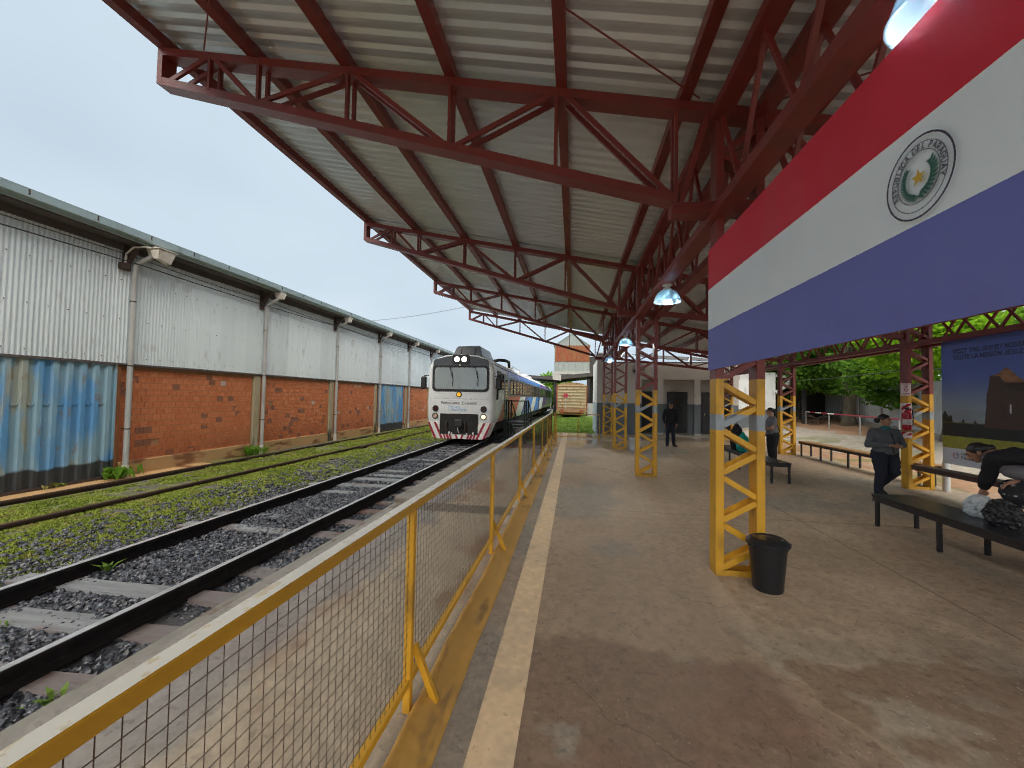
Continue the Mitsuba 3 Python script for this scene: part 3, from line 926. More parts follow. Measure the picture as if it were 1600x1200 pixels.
def ribbed_door(y0, y1, pitch, label):
    yy, xx = [], []
    y = y0
    while y < y1 - pitch * 0.5:
        for t, x in ((0.0, 0.0), (0.44, 0.0), (0.56, 0.045), (0.90, 0.045)):
            yy.append(y + t * pitch); xx.append(x)
        y += pitch
    yy.append(y1); xx.append(0.0)
    yy, xx = np.array(yy), WX + 0.0 + np.array(xx)
    n = len(yy)
    V, F = [], []
    levels = [-0.02, 0.36, 1.50, 1.53, 2.36]
    for z in levels:
        V.append(np.stack([xx, yy, np.full(n, z)], 1))
    for l in range(len(levels) - 1):
        for a in range(n - 1):
            q = l * n + a
            F += [[q, q + 1, q + n + 1], [q, q + n + 1, q + n]]
    d = part(sh, 'door', trimesh.Trimesh(np.vstack(V), F, process=False), 'blue_door', label=label)
    rails = [bx(WX + 0.002, WX + 0.022, yy[i], yy[i + 1], 1.495, 1.535) for i in range(0, n - 1) if xx[i] < WX + 0.02 and xx[i + 1] < WX + 0.02]
    part(d, 'cross_rail', cat(rails), 'blue_door')
    part(d, 'edge_frame', cat(bx(WX - 0.02, WX + 0.05, y1 - 0.005, y1 + 0.03, -0.05, 2.36)), 'blue_door')
    part(d, 'threshold', bx(WX - 0.05, WX + 0.06, y0, y1, -0.2, -0.022), 'rusty_dark')


ribbed_door(3.78, 7.45, 0.226, 'large weathered blue ribbed steel door with rusty patches')
ribbed_door(19.56, 22.50, 0.31, 'smaller bright blue ribbed steel door')
# eaves: roof edge, gutter, soffit
part(sh, 'roof', cat(prism(Polygon([(-9.22, 5.165), (-9.22, 5.20), (-20.0, 7.6), (-20.0, 7.5)]), 'y', SY0 - .3, SY1), prism(Polygon([(-9.215, 5.20), (-9.215, 5.215), (-9.6, 5.30), (-9.6, 5.285)]), 'y', SY0 - .3, SY1)), 'gutter_metal')
part(sh, 'gutter', prism(Polygon([(-9.20, 5.185), (-9.185, 5.185), (-9.185, 5.055), (-9.21, 5.03), (-9.40, 5.03), (-9.40, 5.12), (-9.385, 5.12), (-9.385, 5.045), (-9.215, 5.045), (-9.20, 5.06)]), 'y', SY0 - .3, SY1), 'gutter_metal')
part(sh, 'soffit', bx(WX - 0.02, -9.405, SY0, SY1, 4.98, 5.02), 'dark_soffit')
part(sh, 'wall_plate', bx(WX - 0.2, WX + 0.09, SY0, SY1, ZE - 0.02, 4.975), 'dark_soffit')
for yv in np.arange(5.55, 30, 1.02):
    part(sh, 'gutter_strap', bx(-9.184, -9.180, yv - .012, yv + .012, 5.09, 5.19), 'rusty_dark')
part(sh, 'end_wall', bx(-20, WX, SY1, SY1 + 0.2, -0.4, 7.0), 'siding')
for j, b in enumerate(BAYS[3:11]):
    yb = b + 0.1
    d = part(sh, 'downpipe', tube([(WX + 0.15, yb, 0.15), (WX + 0.15, yb, 4.52), (WX + 0.19, yb + .01, 4.60), (-9.36, yb + 0.10, 4.78), (-9.30, yb + 0.12, 4.995)], 0.052, 14), 'pipe_grey', 40)
    part(d, 'pipe_foot', tube([(WX + 0.15, yb, -0.16), (WX + 0.15, yb, 0.17)], 0.062, 14), 'cream_plastic', 40)
    for zc in (0.95, 2.33, 3.75):
        part(d, 'clamp', cat(tube([(WX + 0.15, yb, zc), (WX + 0.15, yb, zc + 0.025)], 0.058, 14), bx(WX, WX + 0.12, yb - .012, yb + .012, zc, zc + .02)), 'rusty_dark', 40)
    hop = np.array([(-9.40, 0.0), (-9.13, 0.0)])
    part(d, 'outlet_box', trimesh.convex.convex_hull(np.array([(-9.40, yb + 0.08, 4.80), (-9.40, yb + 0.19, 4.80), (-9.19, yb + 0.08, 4.80), (-9.19, yb + .19, 4.80), (-9.42, yb + 0.02, 4.99), (-9.42, yb + .25, 4.99), (-9.16, yb + 0.02, 4.99), (-9.16, yb + .25, 4.99)])), 'cream_plastic')
    part(sh, 'eaves_bracket', cat(bx(WX, WX + 0.12, yb - 0.20, yb - 0.06, 4.42, 4.975), bar((WX + 0.03, yb - 0.13, 4.45), (-9.42, yb - 0.13, 4.95), 0.09, 0.06)), 'rusty_dark')
# floodlight over the first downpipe
fl = thing('floodlight', 'white floodlight on a curved rusty arm under the shed eaves', 'floodlight')
part(fl, 'arm', tube([(-9.62, 7.42, 4.52), (-9.60, 7.42, 4.75), (-9.48, 7.46, 4.90), (-9.30, 7.55, 4.94), (-9.15, 7.75, 4.93)], 0.022, 8), 'cream_plastic', True)
part(fl, 'housing', trimesh.convex.convex_hull(np.array([(-9.25, 7.62, 4.90), (-9.02, 7.62, 4.90), (-9.25, 8.02, 4.92), (-9.02, 8.02, 4.92), (-9.20, 7.66, 4.72), (-9.08, 7.66, 4.72), (-9.20, 7.95, 4.66), (-9.08, 7.95, 4.66)])), 'cream_plastic')
part(fl, 'visor', bx(-9.28, -9.00, 7.60, 8.06, 4.925, 4.94, 0.004), 'cream_plastic')
part(fl, 'fixing_plate', bx(WX + 0.07, WX + 0.22, 7.36, 7.50, 4.42, 4.56, 0.01), 'rusty_dark')


def cable(name, label, pts, r, sag=0.0):
    out = []
    pts = np.array(pts, float)
    for a, b in zip(pts[:-1], pts[1:]):
        for t in np.linspace(0, 1, 9)[:-1]:
            q = a + (b - a) * t
            q[2] -= sag * 4 * t * (1 - t)
            out.append(q)
    out.append(pts[-1])
    k = thing(name, label, 'cable')
    scene[k] = mikit.ply(tube(out, r, 6), 'cable_black', True)


cable('overhead_cable', 'lower and thicker of the two black cables strung along the shed cladding', [(-9.3, -3, 4.50), (-9.3, 7.35, 4.52), (-9.3, 15.3, 4.50), (-9.3, 23, 4.45), (-9.3, 38, 4.4)], 0.013, 0.05)
cable('overhead_cable', 'upper thinner black cable strung along the shed cladding', [(-9.3, -3, 4.72), (-9.55, 7.5, 4.73), (-9.55, 11.6, 4.68), (-9.55, 15.6, 4.60), (-9.5, 23, 4.6)], 0.009, 0.04)
cable('overhead_cable', 'faint cable crossing the open sky between shed and canopy', [(-20.0, 32.0, 7.9), (-16.7, 32.0, 8.02), (-8.86, 32.0, 9.05), (-6.0, 32.0, 9.6)], 0.014, 0.12)

# ------------------------------------------------------------------ platform canopy
can = thing('station_canopy', 'dark red steel lattice platform canopy with zinc roof on yellow footed columns', 'canopy')
TY = (4.57, 10.05, 15.55, 21.10)
ztop = lambda x: 5.30 - 0.2 * x
YB, YE = -4.35, 21.65
# roof sheets: trapezoid ribs running down the slope
y = YB
sheet_prof = [(0.0, 0), (0.055, 0), (0.098, 0.036), (0.157, 0.036), (0.20, 0)]
XR0, XR1 = -5.72, 8.3
while y < YE - 0.05:
    yy, zz = [], []
    for q in range(5):
        for a, b in sheet_prof[:-1]:
            yy.append(y + q * 0.20 + a); zz.append(b)
    yy.append(y + 1.0); zz.append(0)
    yy, zz = np.array(yy), np.array(zz)
    n = len(yy)
    V = np.vstack([np.stack([np.full(n, X), yy, ztop(X) + 0.152 + zz], 1) for X in (XR0, XR1)])
    F = [[a, a + n, a + 1] for a in range(n - 1)] + [[a + 1, a + n, a + n + 1] for a in range(n - 1)]
    part(can, 'roof_sheet', trimesh.Trimesh(V, F, process=False), 'roof_zinc')
    y += 1.0
PUR = (-5.52, -4.15, -2.85, -1.50, -0.18, 1.16, 2.45, 3.75, 5.05, 6.35, 7.65)
for X in PUR:
    w = 0.115
    z = ztop(X)
    part(can, 'purlin', cat(bx(X - w / 2, X + w / 2, YB, YE, z + 0.004, z + 0.15), bx(X - w / 2 - .006, X - w / 2, YB, YE, z + .004, z + .02)), 'red_paint')


def truss(yt):
    d = 0.20
    t = part(can, 'truss', bar((-5.54, yt + d / 2, ztop(-5.54) - 0.05), (7.75, yt + d / 2, ztop(7.75) - 0.05), d, 0.10), 'red_paint')
    zb = lambda x: (5.915 - 0.2978 * (x + 5.4)) if x < 1.05 else (3.875 if x < 1.98 else 3.875 - (x - 1.98) * 0.1135)
    part(t, 'bottom_chord', bar((-5.54, yt + d / 2, zb(-5.54)), (1.08, yt + d / 2, zb(1.049)), d, 0.10), 'red_paint')
    part(t, 'bottom_chord', bx(1.03, 1.99, yt + 0.002, yt + d - 0.002, 3.815, 3.94), 'red_paint')
    part(t, 'bottom_chord', bar((1.97, yt + d / 2, zb(1.97)), (7.2, yt + d / 2, zb(7.2)), d - .004, 0.10), 'red_paint')
    part(t, 'end_post', bx(-5.575, -5.50, yt - .002, yt + d + .002, zb(-5.5) - 0.03, ztop(-5.5) - 0.005), 'red_paint')
    segs = [((-5.36, 'b'), (-4.88, 't')), ((-4.78, 't'), (-4.78, 'b')), ((-4.68, 't'), (-4.16, 'b')), ((-4.06, 'b'), (-4.06, 't')), ((-3.98, 'b'), (-2.92, 't')),
            ((-2.82, 't'), (-2.82, 'b')), ((-2.70, 't'), (-1.60, 'b')), ((-1.50, 'b'), (-1.50, 't')), ((-1.40, 'b'), (-0.32, 't')), ((-0.24, 't'), (-0.24, 'b')),
            ((-0.10, 't'), (0.98, 'b')), ((1.07, 'b'), (1.07, 't')), ((1.12, 'b'), (1.40, 't')),
            ((2.05, 't'), (3.0, 'b')), ((3.1, 'b'), (3.1, 't')), ((3.2, 'b'), (4.3, 't')), ((4.4, 't'), (4.4, 'b')), ((4.5, 't'), (5.6, 'b')), ((5.7, 'b'), (5.7, 't')), ((5.8, 'b'), (7.0, 't'))]
    for a, b in segs:
        P = [(x, 0, (ztop(x) - 0.10) if s == 't' else zb(x) + 0.05) for x, s in (a, b)]
        for yy in (yt + 0.022, yt + d - 0.022):
            p, q = [np.array((c[0], yy, c[2])) for c in P]
            e = (q - p) / np.linalg.norm(q - p) * 0.03
            part(t, 'web_bar', bar(p - e, q + e, 0.036, 0.048, up=(0, 1, 0)) if False else bar(p - e, q + e, 0.034, 0.056), 'red_paint')
    return t


for yt in TY: truss(yt)

# longitudinal lattice girders
def girder(planes, zc0, zc1, y0, y1, step, cw):
    g_ = None
    for (xa, xb) in planes:
        m = bx(xa, xb, y0, y1, zc0, zc0 + 0.10)
        if g_ is None: g_ = part(can, 'girder', m, 'red_paint')
        else: part(g_, 'bottom_chord', m, 'red_paint')
        part(g_, 'top_chord', bx(xa, xb, y0, y1, zc1 - 0.10, zc1), 'red_paint')
        xm = (xa + xb) / 2
        yv, up_ = y0, True
        k = 0
        while yv < y1 - step:
            if not any(abs(yv + step / 2 - (t + .1)) < step * 0.55 for t in TY):
                a = (xm, yv, zc0 + 0.08) if up_ else (xm, yv, zc1 - 0.08)
                b = (xm, yv + step, zc1 - 0.08) if up_ else (xm, yv + step, zc0 + 0.08)
                if yv > 0.5 or k % 1 == 0:
                    part(g_, 'web_bar', bar(a, b, cw, 0.036), 'red_paint')
            up_ = not up_
            yv += step
            k += 1
    return g_


girder([(1.415, 1.60), (1.84, 2.02)], 3.745, 4.91, -4.0, 21.6, 0.50, 0.038)
girder([(7.10, 7.22), (7.52, 7.64)], 3.05, 3.72, -2.0, 21.6, 0.42, 0.03)


def column(x0, x1, y, top, label):
    d, lw = 0.20, 0.082
    c = part(can, 'column', bx(x0, x0 + lw, y, y + d, 0.0, top, 0.004), 'column_paint', label=label)
    part(c, 'leg', bx(x1 - lw, x1, y, y + d, 0.0, top, 0.004), 'column_paint')
    z, left, st = 0.05, True, 0.245
    part(c, 'base_tie', cat(bx(x0 + lw, x1 - lw, y + .01, y + .02, 0.0, 0.055), bx(x0 + lw, x1 - lw, y + d - .02, y + d - .01, 0.0, 0.055), bx(x0 + lw, x1 - lw, y + .021, y + d - .021, 0.001, 0.008)), 'column_paint')
    while z + st < top - 0.05:
        a, b = (x0 + lw, z + 0.03), (x1 - lw, z + st - 0.03)
        if not left: a, b = (x1 - lw, z + 0.03), (x0 + lw, z + st - 0.03)
        ms = []
        for yy, w, h, dz in ((y + 0.018, 0.010, 0.055, 0), (y + d - 0.018, 0.010, 0.055, 0), (y + d / 2, d - 0.05, 0.006, -0.022)):
            ms.append(bar((a[0], yy, a[1] + dz), (b[0], yy, b[1] + dz), w, h))
        part(c, 'lacing_bar', cat(ms), 'column_paint')
        left = not left
        z += st
    return c


for i, yt in enumerate(TY):
    column(1.48, 1.96, yt + 0.002, 4.84, ['nearest lattice column, beside the bin', 'second lattice column of the inner row', 'third lattice column of the inner row', 'last lattice column against the building'][i])
for yt, l in ((10.0, 'outer row column carrying the fire extinguisher'), (15.5, 'outer row column beside the long slatted bench'), (21.1, 'outer row column at the far end')):
    column(7.12, 7.62, yt, 3.70, l)
for a, b in (((-0.78, 3.2), (1.3, 4.55)), ((-3.0, 2.9), (-4.87, 4.57)), ((2.0, 4.5), (3.6, 3.3))):
    part(can, 'brace_rod', tube([(a[0], a[1], ztop(a[0]) + 0.02), (b[0], b[1], ztop(b[0]) + 0.02)], 0.009, 6), 'red_paint')

# pendant lamps under the girder
bowl = [(0.062, 0.0), (0.11, -0.012), (0.155, -0.045), (0.185, -0.095), (0.203, -0.15), (0.211, -0.187), (0.222, -0.195), (0.222, -0.202), (0.207, -0.197), (0.197, -0.15), (0.178, -0.098), (0.148, -0.052), (0.104, -0.022)]
for i, (yl, lab) in enumerate(((1.89, 'lit glass bowl lamp above the flag banner'), (7.15, 'lit glass bowl lamp between the first two columns'), (12.7, 'lit glass bowl lamp beyond the second column'), (18.3, 'lit glass bowl lamp farthest along the girder'))):
    x, z = 1.54, 3.745
    k = thing('pendant_lamp', lab, 'lamp', 'bowl lamps under the girder')
    part(k, 'canopy_cap', lathe([(0.0, 0.0), (0.085, 0.0), (0.082, -0.014), (0.04, -0.030), (0.036, -0.050), (0.055, -0.058), (0.072, -0.072), (0.076, -0.092), (0.0, -0.092)], 28, (x, yl, z)), 'lamp_white', 35)
    part(k, 'glass_bowl', lathe(bowl, 40, (x, yl, z - 0.092)), 'lamp_bowl', True)
    part(k, 'bulb', lathe([(0.0, -0.30), (0.056, -0.30), (0.060, -0.27), (0.050, -0.17), (0.040, -0.093), (0.0, -0.093)], 24, (x, yl, z)), 'bulb', 35, emit=(0.045, 0.056, 0.06))
    part(k, 'light_disc', lathe([(0.0, -0.006), (0.058, -0.006), (0.058, 0.0), (0.0, 0.0)], 24, (x, yl, z - 0.307)), 'bulb', emit=(44, 46, 45))
    part(k, 'reflector_disc', lathe([(0.0, 0), (0.066, 0), (0.066, -0.008), (0.0, -0.008)], 28, (x, yl, z - 0.102)), 'lamp_white')

# ------------------------------------------------------------------ flag banner with the state seal
BXX = 1.428
bn = thing('flag_banner', 'large red white and blue flag banner with round emblem stretched along the canopy girder', 'banner')
Y0, Y1, Z0, Z1 = -0.62, 4.66, 2.13, 3.43


def cloth_panel(z0, z1, seed):
    yy, zz = np.linspace(Y0, Y1, 90), np.linspace(z0, z1, 14)
    Yg, Zg = np.meshgrid(yy, zz, indexing='ij')
    w = meshkit.fbm(np.stack([Yg * 0.8, Zg * 0.9, 0 * Yg], -1), 3, 5) - 0.5
    edge = np.minimum(np.minimum(Yg - Y0, Y1 - Yg), np.minimum(Zg - Z0, Z1 - Zg)) / 0.25
    amp = np.clip(edge, 0, 1)
    pk = 0.010 * np.exp(-((Zg - Z0) / 0.10) ** 2) * np.cos(Yg * 9.0) ** 8
    Xg = BXX + 0.013 * w * amp + pk
    V = np.stack([Xg, Yg, Zg], -1).reshape(-1, 3)
    ny = len(zz)
    i, j = np.meshgrid(np.arange(len(yy) - 1), np.arange(ny - 1), indexing='ij')
    a = (i * ny + j).ravel()
    F = np.vstack([np.stack([a, a + 1, a + ny + 1], 1), np.stack([a, a + ny + 1, a + ny], 1)])
    return trimesh.Trimesh(V, F, process=False)


h3 = (Z1 - Z0) / 3
part(bn, 'blue_stripe', cloth_panel(Z0, Z0 + h3, 1), 'cloth_blue', True)
part(bn, 'white_stripe', cloth_panel(Z0 + h3, Z0 + 2 * h3, 1), 'cloth_white', True)
part(bn, 'red_stripe', cloth_panel(Z0 + 2 * h3, Z1, 1), 'cloth_red', True)
part(bn, 'frame', cat(bx(BXX + 0.014, BXX + 0.034, Y0, Y1, Z0 + .002, Z0 + 0.035), bx(BXX + .014, BXX + .034, Y0, Y1, Z1 - .035, Z1 - .002), bx(BXX + .015, BXX + .034, Y1 - .035, Y1 - .002, Z0, Z1), bx(BXX + .015, BXX + .034, Y0 + .002, Y0 + .035, Z0, Z1)), 'red_paint')
SC = (1.915, 2.752)
SX = BXX - 0.014


def on_banner(poly, name, bsdf, dx=0.0, parent=bn):
    """flat print: polygon in (right, up) seen from the track side; right = -y"""
    m = prism(poly, 'z', 0.0, 0.001)
    return part(parent, name, place_text(m, (SX - dx, SC[0], SC[1]), (0, -1, 0), (0, 0, 1)), bsdf)


R0 = 0.172
ring = lambda a, b: Point(0, 0).buffer(a, quad_segs=48).difference(Point(0, 0).buffer(b, quad_segs=48))
seal = on_banner(unary_union([ring(R0, R0 - 0.0075), ring(R0 - 0.0315, R0 - 0.0345), ring(0.107, 0.1040)]), 'seal', 'seal_ink')
txt = 'REPUBLICA DEL PARAGUAY'
lets = []
n = len(txt)
adv = [0.62 if c == ' ' else (0.42 if c == 'I' else 1.0) for c in txt]
tot = sum(adv)
span = math.radians(232)
acc = 0
for c, a_ in zip(txt, adv):
    th = span / 2 - span * (acc + a_ / 2) / tot
    acc += a_
    if c == ' ': continue
    m = words(c, 0.0235, 0.001, True)
    w = m.bounds[1][0] + m.bounds[0][0]
    m.apply_translation((-w / 2, 0.1115, 0))
    m.apply_transform(trimesh.transformations.rotation_matrix(th, (0, 0, 1)))
    lets.append(place_text(m, (SX, SC[0], SC[1]), (0, -1, 0), (0, 0, 1)))
part(seal, 'lettering', cat(lets), 'seal_ink')
star = Polygon([((0.036 if i % 2 == 0 else 0.0144) * math.sin(i * math.pi / 5), (0.036 if i % 2 == 0 else 0.0144) * math.cos(i * math.pi / 5)) for i in range(10)])
on_banner(star, 'star', 'seal_gold', 0, seal)


def leaf(L, w):
    t = np.linspace(0, 1, 9)
    s = w * np.sin(np.pi * t ** 0.8)
    return Polygon(np.vstack([np.stack([t * L, s], 1), np.stack([t * L, -s], 1)[::-1]]))


from shapely import affinity as aff
palm, olive = [], []
r_ = 0.077
for i in range(15):
    a = math.radians(-96 - i * 8.6)
    c = (r_ * math.cos(a), r_ * math.sin(a))
    for sd in (1, -1):
        palm.append(aff.translate(aff.rotate(leaf(0.034 - 0.0006 * i, 0.0034), math.degrees(a) - 90 + sd * 32, origin=(0, 0)), *c))
for i in range(11):
    a = math.radians(-84 + i * 11.4)
    c = (r_ * math.cos(a), r_ * math.sin(a))
    for sd in (1, -1):
        olive.append(aff.translate(aff.rotate(leaf(0.027, 0.0062), math.degrees(a) + 90 + sd * 48, origin=(0, 0)), *c))
stem = ring(r_ + 0.0014, r_ - 0.0014).intersection(Polygon([(0, 0), (-0.3, 0.35), (-0.3, -0.3), (0.3, -0.3), (0.3, 0.25)]))
tail = unary_union([LineString([(-0.014, -0.074), (0.022, -0.094)]).buffer(0.002), LineString([(0.014, -0.074), (-0.022, -0.094)]).buffer(0.002)])
on_banner(unary_union(palm + [stem, tail]), 'palm_branch', 'seal_green', 0, seal)
on_banner(unary_union(olive), 'olive_branch', 'seal_green', 0.0006, seal)

# ------------------------------------------------------------------ yellow mesh fence
fe = thing('platform_fence', 'yellow steel platform fence with rusty square wire mesh', 'fence')
FX = -0.915
part(fe, 'top_rail', bx(FX - 0.03, FX + 0.03, -1.0, 17.9, 1.143, 1.193, 0.004), 'rail_paint')
part(fe, 'bottom_rail', bx(FX - 0.02, FX + 0.02, -1.0, 17.9, 0.155, 0.195, 0.003), 'yellow_paint')
PY = [-0.15, 2.29, 4.70, 7.18, 9.72, 12.4, 14.9, 16.4, 17.87]
for yp in PY:
    p_ = part(fe, 'post', bx(FX - 0.022, FX + 0.022, yp - 0.022, yp + 0.022, -0.02, 1.1425, 0.003), 'yellow_paint')
    part(p_, 'brace', bar((FX + 0.012, yp + 0.055, 0.345), (FX + 0.150, yp + 0.055, 0.03), 0.035, 0.035, up=(1, 0, 0)), 'yellow_paint')
for a, b in zip(PY[:-1], PY[1:]):
    ws = []
    y0, y1 = a + 0.022, b - 0.022
    r = 0.0017 if b < 6 else 0.0013
    fine = b < 8
    for yv in np.arange(y0 + 0.02, y1, 0.05):
        ws.append(tube([(FX + .003, yv, 0.19), (FX + .003 + 0.002 * math.sin(yv * 7), yv + 0.003 * math.sin(yv * 3), 0.67), (FX + .003, yv, 1.145)], r, 4, False))
    for zv in np.arange(0.232, 1.14, 0.05):
        ws.append(tube([(FX, y0, zv), (FX + 0.002, (y0 + y1) / 2, zv + 0.002 * math.sin(zv * 40)), (FX, y1, zv)], r, 4, False))
    part(fe, 'wire_mesh', cat(ws), 'wire_rust', stuff=True)
ge = thing('fence_gate', 'thin yellow tube barrier closing the far end of the platform', 'barrier')
GX0, GX1, GY = -0.72, 1.12, 18.0
part(ge, 'frame', cat(tube([(GX0, GY, 0.15), (GX0, GY, 1.13), (GX1, GY, 1.13), (GX1, GY, 0.0)], 0.022, 8), tube([(GX0, GY, 0.15), (GX1, GY, 0.15)], 0.016, 8)), 'yellow_paint')
part(ge, 'upright', tube([(0.22, GY, 0.0), (0.22, GY, 1.12)], 0.016, 8), 'yellow_paint')
part(ge, 'post', bx(GX0 - 0.09, GX0 - 0.03, GY - .03, GY + .03, 0, 1.2, .004), 'yellow_paint')
part(ge, 'foot', tube([(GX0, GY, 0.15), (GX0 + 0.05, GY - 0.25, 0.0)], 0.016, 8), 'yellow_paint')
part(ge, 'wire', cat([tube([(xv, GY, 0.15), (xv, GY, 1.12)], 0.002, 4, False) for xv in np.arange(GX0, GX1, 0.1)] + [tube([(GX0, GY, zv), (GX1, GY, zv)], 0.002, 4, False) for zv in np.arange(0.2, 1.1, 0.1)]), 'wire_rust', stuff=True)

# ------------------------------------------------------------------ railcar
tr = thing('railcar', 'silver grey diesel railcar with lit headlights and colourful side livery standing on the near track', 'train')
TC, TF = -4.34, 15.42


def section(inx, topcut, zb=0.80):
    hw = 1.34 - inx
    pts = [(hw - 0.03, zb), (hw, zb + 0.25), (hw, 2.75), (hw - 0.04, 2.98), (hw - 0.13, 3.16), (hw - 0.32, 3.29), (hw * 0.5, 3.415), (0, 3.47)]
    pts = [(x, z if z < 2.9 else z - topcut) for x, z in pts]
    left = [(-x, z) for x, z in pts[::-1][1:]]
    return np.array(pts + left)


def loft(secs, cap0=True, cap1=True):
    V = np.vstack([np.stack([TC + s[:, 0], np.full(len(s), y), s[:, 1]], 1) for y, s in secs])
    n = len(secs[0][1])
    F = []
    for i in range(len(secs) - 1):
        for k in range(n):
            a, b = i * n + k, i * n + (k + 1) % n
            F += [[a, b, b + n], [a, b + n, a + n]]
    for k in range(1, n - 1):
        if cap0: F.append([0, k + 1, k])
        if cap1:
            o = (len(secs) - 1) * n
            F.append([o, o + k, o + k + 1])
    m = trimesh.Trimesh(V, F, process=False)
    m.fix_normals()
    return m


front = [(TF, section(0.17, 0.05)), (TF + 0.025, section(0.09, 0.025)), (TF + 0.08, section(0.035, 0.01)), (TF + 0.18, section(0.006, 0)), (TF + 0.32, section(0, 0)), (36.6, section(0, 0))]
part(tr, 'body', loft(front), 'livery', 35)
part(tr, 'second_car_body', loft([(37.1, section(0.03, 0)), (37.2, section(0, 0)), (57.5, section(0, 0))]), 'livery', 35)
part(tr, 'gangway', bx(TC - 0.9, TC + 0.9, 36.55, 37.15, 0.9, 3.1), 'black_rubber')
rp = Polygon([(TC + 1.29, 3.06), (TC + 1.22, 3.17), (TC + 1.02, 3.302), (TC + 0.67, 3.43), (TC, 3.485), (TC - 0.67, 3.43), (TC - 1.02, 3.302), (TC - 1.22, 3.17), (TC - 1.29, 3.06), (TC, 3.0)])
part(tr, 'roof', prism(rp, 'y', TF + 0.5, 36.5), 'roof_light')
part(tr, 'second_car_roof', prism(rp, 'y', 37.3, 57.4), 'roof_light')


def fpanel(name, poly, bsdf, y0=0.012, th=0.02, parent=tr, label=None, smooth=False):
    """a panel on the flat front, proud of it by y0"""
    return part(parent, name, prism(poly, 'y', TF - y0, TF - y0 + th), bsdf, smooth, label=label)


arch = Polygon([(TC - 1.115, 2.55), (TC - 1.115, 3.16), (TC - 1.04, 3.24), (TC - 0.60, 3.36), (TC, 3.405), (TC + 0.60, 3.36), (TC + 1.04, 3.24), (TC + 1.115, 3.16), (TC + 1.115, 2.55)])
mask = unary_union([arch, rrect(TC - 1.14, TC + 1.14, 1.985, 3.03, 0.17)])
fpanel('cab_mask', mask, 'train_dark', 0.010, 0.03)
rub = rrect(TC - 1.115, TC + 1.115, 2.01, 3.005, 0.16).difference(rrect(TC - 1.045, TC + 1.045, 2.085, 2.935, 0.12))
fpanel('window_rubber', rub, 'black_rubber', 0.026, 0.018)
fpanel('windshield', rrect(TC - 1.04, TC + 1.04, 2.09, 2.93, 0.118), 'windshield', 0.016, 0.008)
for s, (px, pz) in enumerate(((-0.42, 2.95), (0.58, 2.95))):
    w_ = fpanel('wiper', sbox(TC + px - .03, pz - .03, TC + px + .03, pz + .03), 'black_rubber', 0.045, 0.03)
    x = TC + px
    part(w_, 'arm', tube([(x, TF - .04, pz), (x + .03, TF - .06, pz - .12), (x + .10, TF - .05, pz - .42)], 0.010, 6), 'black_rubber')
    part(w_, 'blade', tube([(x + .09, TF - .035, pz - .18), (x + .12, TF - .035, pz - .5), (x + .10, TF - .035, pz - .74)], 0.011, 6), 'black_rubber')
hl = fpanel('headlight', rrect(TC - 0.33, TC + 0.33, 3.06, 3.43, 0.03), 'black_metal', 0.06, 0.075, label='twin lit headlight over the windscreen')
disc = lambda x, z, r: Point(x, z).buffer(r, quad_segs=16)
for s in (-0.145, 0.145):
    m = prism(disc(TC + s, 3.245, 0.105), 'y', TF - 0.066, TF - 0.058)
    part(hl, 'lens', m, 'lamp_clear', emit=(0.20, 0.21, 0.165))
    part(hl, 'bezel', prism(disc(TC + s, 3.245, 0.125).difference(disc(TC + s, 3.245, 0.106)), 'y', TF - 0.075, TF - 0.055), 'black_rubber')
fpanel('marker_light', disc(TC - 0.03, 3.03, 0.035), 'stripe_white', 0.05, 0.05)


def lamp_on(name, dx, z, r, lens, emit=None, label=None):
    k = fpanel(name, disc(TC + dx, z, r), 'black_rubber', 0.020, 0.03, label=label)
    part(k, 'lens', prism(disc(TC + dx, z, r * 0.70), 'y', TF - 0.030, TF - 0.018), lens, emit=emit)


lamp_on('centre_light', -0.05, 1.885, 0.115, 'lamp_amber', (0.03, 0.014, 0.001), 'amber lamp under the windscreen')
lamp_on('side_light', -0.98, 1.325, 0.125, 'lamp_dark')
lamp_on('side_light', 0.94, 1.325, 0.125, 'lamp_dark')
lamp_on('side_light', -0.99, 1.035, 0.12, 'lamp_clear')
lamp_on('side_light', 0.94, 1.035, 0.12, 'lamp_clear', (0.10, 0.078, 0.038), 'lit warm lower lamp')
# lettering
ital = np.eye(4); ital[0, 1] = 0.22
x = 0
big = []
for i, ch in enumerate('FERROCARRIL CASIMIRO'):
    if ch == ' ': x += 0.055; continue
    hh = 0.115 if ch in 'FC' and i in (0, 12) else 0.084
    m = words(ch, hh, 0.003, True); m.apply_translation((x - m.bounds[0][0], 0, 0)); x = m.bounds[1][0] + 0.012
    big.append(m)
big = cat(big); big.apply_transform(ital)
big.apply_scale([1.42 / big.bounds[1][0], 1, 1])
part(tr, 'lettering', place_text(big, (TC - 0.76, TF - 0.001, 1.50), (1, 0, 0), (0, 0, 1)), 'text_black', label='dark italic name lettering on the nose')
for tx_, z in (('TRENES', 1.345), ('ARGENTINOS', 1.245)):
    m = words(tx_, 0.074, 0.003)
    part(tr, 'lettering', place_text(m, (TC - 0.40, TF - 0.001, z), (1, 0, 0), (0, 0, 1)), 'text_blue')
fpanel('text_bar', sbox(TC - 0.455, 1.24, TC - 0.445, 1.42), 'text_blue', 0.004, 0.004)
fpanel('nose_seam', sbox(TC - 1.15, 1.712, TC + 1.15, 1.718), 'train_dark', 0.003, 0.004)
